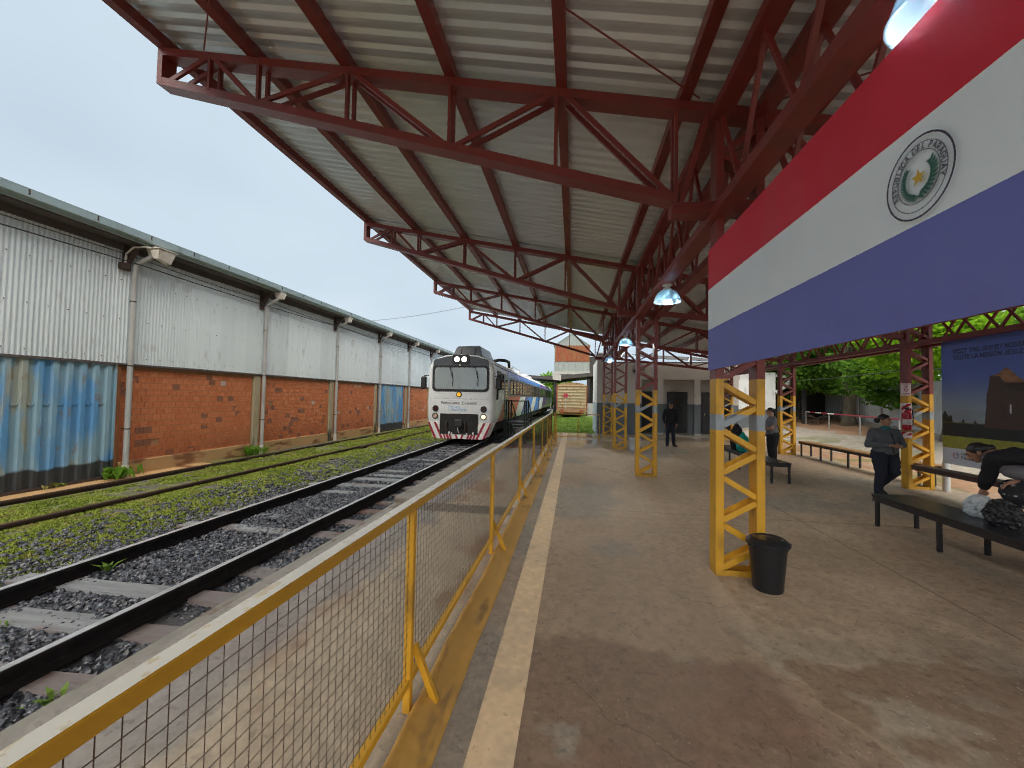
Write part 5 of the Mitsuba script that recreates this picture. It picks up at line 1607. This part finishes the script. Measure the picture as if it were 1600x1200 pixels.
bi = thing('trash_bin', 'black plastic lidded bin at the foot of the nearest column', 'bin')
bxx, byy = 1.88, 4.34
BK = [(0.0, 0.0), (0.122, 0.0), (0.130, 0.012), (0.163, 0.395), (0.166, 0.405), (0.172, 0.405), (0.172, 0.43), (0.160, 0.432), (0.0, 0.432)]
part(bi, 'body', lathe(BK, 48, (bxx, byy, 0)), 'bin_black', 30)
LID = [(0.176, 0.428), (0.188, 0.432), (0.190, 0.452), (0.182, 0.462), (0.150, 0.488), (0.130, 0.495), (0.118, 0.492), (0.110, 0.486), (0.05, 0.492), (0.0, 0.493)]
part(bi, 'lid', lathe(LID, 48, (bxx, byy, 0)), 'bin_black', 30)
for s in (-1, 1):
    m = bx(-0.035, 0.035, -0.012, 0.022, 0.415, 0.452, 0.008); m.apply_translation((0, 0.18, 0)); m.apply_transform(trimesh.transformations.rotation_matrix(s * 1.75 + 0.2, (0, 0, 1))); m.apply_translation((bxx, byy, 0))
    part(bi, 'handle', m, 'bin_black')
wb = thing('waste_bin', 'pale grey plastic bin beside the third column', 'bin')
part(wb, 'body', trimesh.convex.convex_hull(np.array([(2.06, 15.2, 0), (2.36, 15.2, 0), (2.06, 15.5, 0), (2.36, 15.5, 0), (2.03, 15.17, .38), (2.39, 15.17, .38), (2.03, 15.53, .38), (2.39, 15.53, .38)])), 'bin_white')
part(wb, 'rim', bx(2.02, 2.40, 15.16, 15.54, .382, .42, 0.008), 'bin_white')

# extinguisher board and sign on the outer column
YC = 9.985
eb = thing('extinguisher_board', 'white board with diagonal red stripes on the outer column', 'sign')
part(eb, 'board', bx(6.975, 7.185, YC - .012, YC + .01, 1.09, 1.84), 'sign_white')
bd = sbox(6.99, 1.15, 7.17, 1.825)
st = unary_union([Polygon([(6.7, 0.95 + .13 * i), (7.4, 1.45 + .13 * i), (7.4, 1.515 + .13 * i), (6.7, 1.015 + .13 * i)]) for i in range(-4, 9)]).intersection(bd)
part(eb, 'stripes', prism(st, 'y', YC - .0145, YC - .0125), 'ext_red')
ex = thing('fire_extinguisher', 'red fire extinguisher hung against the striped board', 'fire extinguisher')
ec = (7.03, YC - 0.10)
part(ex, 'cylinder', lathe([(0, 1.27), (0.062, 1.27), (0.072, 1.285), (0.075, 1.32), (0.075, 1.60), (0.066, 1.645), (0.03, 1.675), (0.024, 1.70), (0, 1.70)], 28, (ec[0], ec[1], 0)), 'ext_red', 35)
part(ex, 'label_band', lathe([(0.0765, 1.38), (0.0765, 1.50)], 28, (ec[0], ec[1], 0)), 'sign_white', 35)
part(ex, 'valve', cat(bx(ec[0] - .03, ec[0] + .03, ec[1] - .018, ec[1] + .018, 1.70, 1.735), bar((ec[0] - .09, ec[1], 1.775), (ec[0] + .03, ec[1], 1.745), .02, .014), bar((ec[0] - .09, ec[1], 1.72), (ec[0] + .0, ec[1], 1.715), .02, .012)), 'black_metal')
part(ex, 'hose', tube([(ec[0] + .03, ec[1], 1.72), (ec[0] + .09, ec[1] - .01, 1.70), (ec[0] + .10, ec[1] - .02, 1.55), (ec[0] + .085, ec[1] - .02, 1.36)], 0.011, 8), 'black_rubber', True)
part(ex, 'bracket', bx(ec[0] - .09, ec[0] + .09, ec[1] - .06, YC - .015, 1.235, 1.268), 'bench_wood')
sg = thing('paper_sign', 'small pale sign with a red outlined down arrow above the extinguisher', 'sign')
part(sg, 'sheet', bx(6.985, 7.175, YC - .006, YC + .01, 2.0, 2.27), 'sign_white')
ar = Polygon([(-.022, .07), (.022, .07), (.022, 0), (.055, 0), (0, -.07), (-.055, 0), (-.022, 0)])
ar = unary_union([ar.difference(ar.buffer(-0.010)), sbox(-.07, -.105, .07, -.095), sbox(-.06, -.118, .06, -.110), sbox(-.07, .10, .07, .112)])
part(sg, 'arrow', prism(aff.translate(ar, 7.08, 2.145), 'y', YC - .009, YC - .0065), 'stripe_red')

# landscape poster hung along the outer row
PXX = 7.46
po = thing('landscape_poster', 'large dark landscape poster of a ruined church under a blue evening sky', 'poster')
PY0, PY1 = 5.2, 9.60
part(po, 'print', bx(PXX, PXX + 0.012, PY0, PY1, 0.965, 3.12), 'poster_print')
part(po, 'caption_band', bx(PXX, PXX + 0.012, PY0, PY1, 0.64, 0.964), 'poster_white')
ruin = Polygon([(8.74, 1.40), (8.70, 1.62), (8.68, 2.0), (8.62, 2.24), (8.60, 2.36), (8.50, 2.37), (8.40, 2.44), (8.33, 2.49), (8.26, 2.44), (8.1, 2.28), (7.98, 2.20), (7.9, 2.22), (7.6, 2.05), (7.2, 2.1), (6.9, 1.9), (6.6, 1.7), (6.5, 1.40)])
part(po, 'ruin', prism(ruin, 'x', PXX - 0.0015, PXX - 0.0002), 'ruin_print')
part(po, 'ruin_shade', prism(Polygon([(8.735, 1.41), (8.615, 2.35), (8.44, 2.34), (8.31, 2.15), (8.30, 2.09), (7.4, 2.02), (6.55, 1.6), (6.5, 1.41)]), 'x', PXX - 0.0030, PXX - 0.0017), 'bench_brown')
part(po, 'ruin_opening', prism(sbox(8.255, 1.68, 8.28, 1.84), 'x', PXX - 0.0042, PXX - 0.0032), 'poster_white')
for tx_, z, hh in (('VISIT THE JESUIT MISSIONS', 2.83, 0.082), ('VISITE LA MISIÓN JESUÍTICA', 2.71, 0.082)):
    m = words(tx_, hh, 0.001, True)
    m.apply_scale([1.55 / m.bounds[1][0], 1, 1])
    part(po, 'lettering', place_text(m, (PXX - 0.0002, 9.34, z), (0, -1, 0), (0, 0, 1)), 'poster_text')
for tx_, z, hh, L in (('GOBIERNO DEL', 0.845, 0.044, 0.40), ('PARAGUAY', 0.765, 0.060, 0.47)):
    m = words(tx_, hh, 0.001, True)
    m.apply_scale([L / m.bounds[1][0], 1, 1])
    part(po, 'lettering', place_text(m, (PXX - 0.0002, 9.21, z), (0, -1, 0), (0, 0, 1)), 'poster_text')
lg = ring(0.062, 0.045).difference(sbox(-.012, 0.0, .012, .1))
M_ = lambda poly, nm, b: part(po, nm, place_text(prism(poly, 'z', 0, .001), (PXX - .0002, 9.31, 0.825), (0, -1, 0), (0, 0, 1)), b)
M_(lg.intersection(sbox(-.1, -.1, 0, .1)), 'logo', 'stripe_red')
M_(lg.intersection(sbox(0, -.1, .1, .1)), 'logo', 'poster_text')
M_(aff.scale(star, .5, .5, origin=(0, 0)), 'logo', 'stripe_red')
part(po, 'edge_tube', tube([(PXX + .02, PY1, 0.64), (PXX + .02, PY1, 3.13), (PXX + .02, PY0, 3.13)], 0.016, 8), 'pipe_grey')
solid('white_pipe', 'short white pipe post standing under the corner of the poster', 'post', tube([(7.79, 9.95, -0.1), (7.79, 9.95, 0.62)], 0.062, 16), 'bin_white', 40)

# ------------------------------------------------------------------ people
def ell(c, r, R=None):
    m = m3.Manifold.sphere(1.0, 20).scale(list(np.broadcast_to(r, (3,)).astype(float)))
    if R is not None: m = m.transform(np.hstack([np.asarray(R, float), np.zeros((3, 1))]))
    return m.translate(list(map(float, c)))


def hull(*ms): return m3.Manifold.batch_hull(list(ms))


def limb(pts, rs):
    s = [ell(p, r) for p, r in zip(pts, rs)]
    return [hull(a, b) for a, b in zip(s[:-1], s[1:])]


def fuse(ms, edge=0.022, it=12):
    m = m3.Manifold.batch_boolean(ms, m3.OpType.Add).refine_to_length(edge)
    q = m.to_mesh()
    t = trimesh.Trimesh(np.array(q.vert_properties[:, :3]), np.array(q.tri_verts), process=True)
    trimesh.smoothing.filter_taubin(t, 0.5, 0.52, it)
    return t


def hand(w, d, palm_n, curl=0.5, side=1, s=1.0):
    """palm and five separate bent fingers; w wrist, d direction of the fingers, palm_n palm normal"""
    d, nrm_ = np.asarray(d, float), np.asarray(palm_n, float)
    d = d / np.linalg.norm(d); nrm_ = nrm_ - d * (nrm_ @ d); nrm_ /= np.linalg.norm(nrm_)
    sd = np.cross(d, nrm_) * side
    w = np.asarray(w, float)
    ms = [hull(ell(w, 0.024 * s), ell(w + d * .045 * s + sd * .02 * s, 0.019 * s), ell(w + d * .045 * s - sd * .02 * s, 0.019 * s)),
          hull(ell(w + d * .045 * s + sd * .022 * s, 0.018 * s), ell(w + d * .045 * s - sd * .022 * s, 0.018 * s), ell(w + d * .085 * s + sd * .028 * s, 0.013 * s), ell(w + d * .085 * s - sd * .028 * s, 0.013 * s))]
    for i, L in enumerate((0.068, 0.078, 0.072, 0.055)):
        b = w + d * .085 * s + sd * (0.030 - 0.020 * i) * s
        a1, a2 = curl * 0.7, curl * 1.6
        p1 = b + (d * math.cos(a1) + nrm_ * math.sin(a1)) * L * .5 * s
        p2 = p1 + (d * math.cos(a2) + nrm_ * math.sin(a2)) * L * .5 * s
        ms += limb([b, p1, p2], [.0095 * s, .0085 * s, .007 * s])
    t0 = w + d * .025 * s + sd * .026 * s
    t1 = t0 + (d * .6 + sd * .7 + nrm_ * .3) * .04 * s
    t2 = t1 + (d * .9 + sd * .1 + nrm_ * .5) * .03 * s
    ms += limb([t0, t1, t2], [.012 * s, .010 * s, .008 * s])
    return ms


def head(c, face, up, s=1.0):
    """head with jaw, nose, ears; c centre of the skull, face the way it looks"""
    f = np.asarray(face, float); u = np.asarray(up, float)
    f = f - u * (f @ u) / (u @ u); f /= np.linalg.norm(f); u = u / np.linalg.norm(u)
    r = np.cross(f, u)
    R = np.stack([r, f, u], 1)
    P = lambda x, y, z: np.asarray(c) + R @ (np.array([x, y, z]) * s)
    ms = [ell(P(0, -.008, .015), np.array([.074, .092, .088]) * s, R), hull(ell(P(0, .012, .0), np.array([.066, .074, .07]) * s, R), ell(P(0, .045, -.085), np.array([.032, .028, .022]) * s, R)),
          hull(ell(P(0, .082, .008), .009 * s), ell(P(0, .103, -.028), .013 * s), ell(P(0, .083, -.036), .014 * s))]
    for sx in (-1, 1):
        ms.append(ell(P(sx * .076, -.008, -.008), np.array([.010, .020, .032]) * s, R))
    return ms, P, R


def face_bits(k, P, R, s=1.0, age=0):
    for sx in (-1, 1):
        b = ell(P(sx * .030, .0795, .004), np.array([.012, .005, .0055]) * s, R)
        part(k, 'eye', fuse([b], .008, 0), 'eye_dark')
        b = hull(ell(P(sx * .014, .090, .022), .0035 * s), ell(P(sx * .032, .088, .027), .0040 * s), ell(P(sx * .05, .074, .021), .0028 * s))
        part(k, 'eyebrow', fuse([b], .008, 0), 'hair_black')
    b = hull(ell(P(-.020, .078, -.062), .004 * s), ell(P(0, .086, -.060), .0055 * s), ell(P(.020, .078, -.062), .004 * s))
    part(k, 'mouth', fuse([b], .008, 0), 'lip')


def cap_hair(P, R, s, extra=()):
    ms = [ell(P(0, -.018, .030), np.array([.082, .094, .086]) * s, R)]
    cut = ell(P(0, .075, -.040), np.array([.070, .078, .082]) * s, R)
    return [m3.Manifold.batch_boolean([m3.Manifold.batch_boolean(ms, m3.OpType.Add), cut], m3.OpType.Subtract)] + list(extra)


def folds(m, amp=0.010, seed=1):
    v = m.vertices
    f = meshkit.fbm(v * np.array([11, 11, 6.5]) + seed, 3, seed) - 0.5
    r_ = 0.5 - np.abs(meshkit.noise(v * np.array([8, 8, 15]) + 3 * seed, seed + 3) - 0.5) * 2
    m.vertices = v + m.vertex_normals * (amp * (1.6 * f + 0.8 * r_))[:, None]
    return m


V3 = lambda *a: np.array(a, float)

# --- man in black, standing, facing the platform edge a little to the camera's right
O = V3(3.80, 16.95, 0)
k = thing('person', 'man in dark jacket and trousers standing alone before the porch', 'person')
hd, P, R = head(O + V3(0.02, -.02, 1.60), (0.35, -1, -.05), (0, 0, 1))
sh_l, sh_r = O + V3(-.185, 0, 1.40), O + V3(.185, 0.02, 1.40)
el_l, el_r = O + V3(-.255, .05, 1.12), O + V3(.250, .06, 1.12)
wr_l, wr_r = O + V3(-.235, -.06, .89), O + V3(.235, -.04, .89)
body = hd + limb([O + V3(0, .02, 1.40), O + V3(.01, -.005, 1.53)], [.062, .056]) + limb([el_l, wr_l], [.040, .028]) + limb([el_r, wr_r], [.04, .028]) + hand(wr_l, (.05, -.15, -1), (1, 0, 0), .5, -1) + hand(wr_r, (-.05, -.15, -1), (-1, 0, 0), .5, 1)
part(k, 'body', fuse(body, .012, 6), 'skin_tan', True)
face_bits(k, P, R)
part(k, 'hair', fuse(cap_hair(P, R, 1.0), .012, 4), 'hair_black', True)
jk = [hull(ell(sh_l, (.075, .075, .07)), ell(sh_r, (.075, .075, .07)), ell(O + V3(0, .01, 1.44), (.09, .07, .05)), ell(O + V3(0, -.02, 1.20), (.17, .125, .10))), hull(ell(O + V3(0, -.02, 1.20), (.17, .125, .10)), ell(O + V3(0, -.01, .93), (.165, .125, .06))),
      hull(ell(O + V3(0, .01, 1.46), (.068, .062, .03)), ell(O + V3(0, .01, 1.50), (.06, .058, .02)))]
jk += limb([sh_l, el_l, wr_l + V3(0, .005, .04)], [.075, .058, .042]) + limb([sh_r, el_r, wr_r + V3(0, .005, .04)], [.075, .058, .042])
part(k, 'jacket', folds(fuse(jk, .014, 10), 0.011, 6), 'cloth_black', True)
tr_ = [hull(ell(O + V3(-.08, 0, .93), (.10, .11, .07)), ell(O + V3(.08, 0, .93), (.10, .11, .07)))] + limb([O + V3(-.09, 0, .90), O + V3(-.10, -.015, .50), O + V3(-.115, .01, .10)], [.098, .070, .058]) + limb([O + V3(.09, 0, .90), O + V3(.105, -.015, .50), O + V3(.13, .01, .10)], [.098, .070, .058])
part(k, 'trousers', folds(fuse(tr_, .014, 8), 0.011, 8), 'cloth_navy', True)
for sx, tx in ((-.115, -.04), (.13, .06)):
    part(k, 'shoe', fuse([hull(ell(O + V3(sx, .02, .05), (.045, .055, .05)), ell(O + V3(sx + tx, -.13, .034), (.042, .06, .034)))], .015, 4), 'shoe_dark', True)

# --- woman in slate jacket walking, hands together
O = V3(6.06, 9.10, 0)
k = thing('person', 'woman in slate jacket and dark trousers walking with hands held together', 'person')
hd, P, R = head(O + V3(0.0, -.03, 1.49), (0.42, -.92, -.12), (0.03, -.05, 1), 1.08)
sh_l, sh_r = O + V3(-.19, 0.0, 1.255), O + V3(.19, -.02, 1.255)
el_l, el_r = O + V3(-.29, -.02, 1.01), O + V3(.29, -.05, 1.02)
wr_l, wr_r = O + V3(-.05, -.25, 1.02), O + V3(.13, -.25, 1.00)
body = hd + limb([O + V3(0, .01, 1.28), O + V3(0.0, -.015, 1.41)], [.062, .056]) + limb([el_l, wr_l], [.042, .027]) + limb([el_r, wr_r], [.042, .027]) + hand(wr_l, (1, -.15, .03), (.1, .2, -1), .7, 1, .95) + hand(wr_r, (-.9, -.25, .1), (-.1, .9, -.3), .9, -1, .95)
part(k, 'body', fuse(body, .011, 6), 'skin', True)
face_bits(k, P, R, 1.08)
bun = [ell(P(0, -.125, -.015), (.052, .052, .052)), hull(ell(P(0, -.09, .0), .045), ell(P(0, -.12, -.015), .04))]
part(k, 'hair', fuse(cap_hair(P, R, 1.08, bun), .012, 4), 'hair_black', True)
jk = [hull(ell(sh_l, (.078, .078, .072)), ell(sh_r, (.078, .078, .072)), ell(O + V3(0, .0, 1.30), (.09, .075, .05)), ell(O + V3(0, -.045, 1.08), (.195, .155, .10))), hull(ell(O + V3(0, -.045, 1.08), (.195, .155, .10)), ell(O + V3(0, -.03, .88), (.215, .165, .075)))]
jk += limb([sh_l, el_l, wr_l * .85 + el_l * .15], [.080, .066, .040]) + limb([sh_r, el_r, wr_r * .85 + el_r * .15], [.080, .066, .040])
part(k, 'jacket', folds(fuse(jk, .014, 10), 0.011, 6), 'cloth_slate', True)
part(k, 'zip', fuse(limb([O + V3(.035, -.145, 1.25), O + V3(.045, -.2, 1.08), O + V3(.04, -.197, .86)], [.006, .006, .006]), .02, 0), 'cloth_black')
part(k, 'collar', fuse([hull(ell(O + V3(0.01, -.015, 1.315), (.082, .078, .03)), ell(O + V3(0.01, -.03, 1.37), (.072, .070, .02)))], .015, 3), 'cloth_teal', True)
tr_ = [hull(ell(O + V3(-.09, -.02, .86), (.135, .15, .09)), ell(O + V3(.09, -.02, .86), (.135, .15, .09)))] + limb([O + V3(-.10, -.02, .82), O + V3(-.105, -.07, .47), O + V3(-.125, -.02, .10)], [.135, .092, .064]) + limb([O + V3(.11, 0, .82), O + V3(.135, -.06, .49), O + V3(.05, .22, .17)], [.135, .092, .064])
part(k, 'trousers', folds(fuse(tr_, .014, 8), 0.011, 8), 'cloth_navy', True)
part(k, 'pocket', fuse([hull(ell(O + V3(.225, -.03, .62), (.02, .055, .08)), ell(O + V3(.235, -.03, .60), (.02, .05, .07)))], .02, 2), 'cloth_navy', True)
for (a, b) in ((O + V3(-.125, .0, .05), O + V3(-.10, -.16, .036)), (O + V3(.05, .24, .11), O + V3(.08, .11, .036))):
    part(k, 'shoe', fuse([hull(ell(a, (.045, .055, .048)), ell(b, (.043, .06, .034)))], .015, 4), 'shoe_dark', True)

# --- woman in grey T-shirt seen from behind, beside the second bench
O = V3(5.95, 13.45, 0)
k = thing('person', 'woman in grey short sleeved top and black trousers turned away behind the nearest column', 'person')
hd, P, R = head(O + V3(-.06, -.0, 1.535), (-1, .25, -.05), (0, 0, 1), .98)
sh_l, sh_r = O + V3(-.02, -.185, 1.29), O + V3(.02, .185, 1.29)
el_l, el_r = O + V3(-.10, -.24, 1.03), O + V3(-.06, .24, 1.03)
wr_l, wr_r = O + V3(-.30, -.15, 1.00), O + V3(-.27, .12, 1.02)
body = hd + limb([O + V3(-.01, 0, 1.32), O + V3(-.045, 0, 1.46)], [.062, .056]) + limb([sh_l, el_l, wr_l], [.055, .044, .028]) + limb([sh_r, el_r, wr_r], [.055, .044, .028]) + hand(wr_l, (-1, .3, .1), (.2, .6, -.5), .6, 1, .95) + hand(wr_r, (-1, -.3, .1), (.2, -.6, -.5), .6, -1, .95)
part(k, 'body', fuse(body, .012, 6), 'skin', True)
face_bits(k, P, R, .98)
pony = limb([P(0, -.09, .05), P(0, -.135, .03), P(0, -.14, -.10), P(0, -.12, -.17)], [.036, .042, .032, .012])
part(k, 'hair', fuse(cap_hair(P, R, .98, pony), .012, 4), 'hair_black', True)
jk = [hull(ell(sh_l, (.072, .07, .066)), ell(sh_r, (.072, .07, .066)), ell(O + V3(-.01, 0, 1.335), (.075, .09, .045)), ell(O + V3(-.02, 0, 1.10), (.135, .175, .10))), hull(ell(O + V3(-.02, 0, 1.10), (.135, .175, .10)), ell(O + V3(0, 0, .84), (.165, .195, .07)))]
jk += limb([sh_l, (sh_l + el_l) / 2], [.076, .068]) + limb([sh_r, (sh_r + el_r) / 2], [.076, .068])
part(k, 'shirt', folds(fuse(jk, .014, 10), 0.011, 5), 'cloth_grey', True)
part(k, 'bag_strap', tube([sh_r + V3(.05, -.05, .06), O + V3(.13, .02, 1.15), O + V3(.155, -.12, .95), O + V3(.10, -.195, .90)], .012, 6), 'cloth_black', True)
tr_ = [hull(ell(O + V3(0, -.08, .82), (.155, .12, .10)), ell(O + V3(0, .08, .82), (.155, .12, .10)))] + limb([O + V3(.02, -.09, .80), O + V3(0, -.09, .46), O + V3(.02, -.09, .09)], [.135, .092, .066]) + limb([O + V3(.02, .09, .80), O + V3(-.01, .10, .46), O + V3(.02, .10, .09)], [.135, .092, .066])
part(k, 'trousers', folds(fuse(tr_, .014, 8), 0.011, 8), 'cloth_black', True)
for sy in (-.09, .10):
    part(k, 'shoe', fuse([hull(ell(O + V3(.03, sy, .05), (.055, .045, .045)), ell(O + V3(-.12, sy, .036), (.06, .042, .034)))], .015, 4), 'bin_white', True)

# --- person bending over the near bench towards a white bag
k = thing('person', 'dark haired person in black cardigan and floral skirt bending over the near bench', 'person')
HC = V3(5.06, 6.02, 1.215)
hd, P, R = head(HC, V3(-.72, .50, -.50), V3(-.42, .33, .85), 1.08)
sh_l, sh_r = V3(5.02, 5.76, 1.18), V3(5.36, 5.90, 1.22)
el_l, el_r = V3(5.06, 5.90, .92), V3(5.42, 5.58, 1.02)
wr_l, wr_r = V3(5.09, 5.985, .77), V3(5.15, 5.66, .93)
hip = V3(5.50, 5.22, .95)
body = hd + limb([(sh_l + sh_r) / 2 + V3(0, 0, .02), HC + V3(.05, -.06, -.02)], [.068, .06]) + limb([el_l, wr_l], [.044, .030]) + limb([el_r, wr_r], [.044, .030]) + hand(wr_l, (-.05, .15, -1), (.3, 1, .2), .8, 1) + hand(wr_r, (-.8, .5, -.5), (-.3, .2, -.9), .5, -1)
part(k, 'body', fuse(body, .011, 6), 'skin', True)
face_bits(k, P, R, 1.08)
part(k, 'hair', fuse(cap_hair(P, R, 1.08, [hull(ell(P(0, -.07, .01), (.07, .06, .07)), ell(P(0, -.09, -.06), .045)), ell(P(0, -.12, .0), .045)]), .012, 4), 'hair_black', True)
ch = V3(5.28, 5.62, 1.13)
part(k, 'blouse', folds(fuse([hull(ell((sh_l + sh_r) / 2 + V3(-.04, .06, -.04), (.13, .11, .07)), ell(ch + V3(-.08, .06, -.10), (.15, .16, .09)), ell(hip + V3(-.10, .10, .02), (.16, .17, .10)))], .014, 6), 0.011, 6), 'cloth_grey', True)
jk = [hull(ell(sh_l, .082), ell(sh_r, .082), ell(ch + V3(.02, -.02, .08), (.17, .17, .09)), ell((sh_l + sh_r) / 2 + V3(.05, -.06, .06), (.10, .10, .05))), hull(ell(ch + V3(.02, -.02, .08), (.17, .17, .09)), ell(hip + V3(.04, -.04, .05), (.19, .19, .13)))]
jk += limb([sh_l, el_l, wr_l + V3(0, -.01, .04)], [.088, .072, .052]) + limb([sh_r, el_r, wr_r * .8 + el_r * .2], [.088, .070, .050])
part(k, 'cardigan', folds(fuse(jk, .014, 10), 0.011, 8), 'cloth_black', True)
sk_ = [hull(ell(hip + V3(-.05, .06, -.02), (.20, .20, .12)), ell(V3(5.20, 5.74, .80), (.13, .13, .14)), ell(hip + V3(-.06, .10, -.38), (.25, .25, .10))), hull(ell(hip + V3(-.06, .10, -.38), (.25, .25, .10)), ell(hip + V3(-.02, .04, -.75), (.26, .26, .05)))]
part(k, 'skirt', folds(fuse(sk_, .014, 6), 0.011, 5), 'floral', True)
for dx, dy in ((-.10, -.10), (.09, .10)):
    part(k, 'shoe', fuse([hull(ell((hip[0] + dx, hip[1] + dy, .06), (.05, .05, .06)), ell((hip[0] + dx - .09, hip[1] + dy + .11, .036), (.05, .05, .034)))] + limb([(hip[0] + dx, hip[1] + dy, .30), (hip[0] + dx, hip[1] + dy, .06)], [.06, .045]), .015, 4), 'shoe_dark', True)


def sack(name, label, cat_, c, r, bsdf, seed, flat=0.0, knot=True):
    m = trimesh.creation.icosphere(5, 1.0)
    v = m.vertices.copy()
    n_ = meshkit.fbm(v * 2.2 + seed, 4, seed) - 0.5
    rid = np.abs(meshkit.noise(v * np.array([4, 4, 1.2]) + seed, seed + 1) - 0.5)
    rd2 = np.abs(meshkit.noise(v * np.array([5, 5, 6]) + 2 * seed, seed + 5) - 0.5)
    v = v * (1.08 + 0.45 * n_ - 0.30 * rid - 0.30 * rd2)[:, None] * np.array(r)
    if knot:
        top = np.clip((v[:, 2] / r[2] - 0.45) / 0.55, 0, 1)
        v[:, :2] *= (1 - 0.75 * top ** 1.2)[:, None]
        v[:, 2] += 0.3 * r[2] * top
    v[:, 2] = np.maximum(v[:, 2], -r[2] * 0.72)
    v[:, 2] += r[2] * 0.72
    m.vertices = v + np.array(c)
    return solid(name, label, cat_, m, bsdf, True)


sack('plastic_bag', 'crumpled white plastic bag lying on the near bench', 'bag', (4.93, 5.82, 0.462), (.14, .17, .145), 'bag_white', 3, knot=False)
sack('handbag', 'bulging shiny black bag beside the white bag on the near bench', 'bag', (4.78, 5.40, 0.462), (.13, .17, .17), 'black_bag', 5, knot=False)
sack('plastic_bag', 'teal plastic bag on the second bench seen through the nearest column', 'bag', (4.58, 12.0, 0.462), (.16, .17, .26), 'bag_teal', 8)
sack('backpack', 'dark backpack standing behind the teal bag', 'backpack', (4.62, 12.55, 0.462), (.16, .18, .40), 'cloth_black', 9, knot=False)
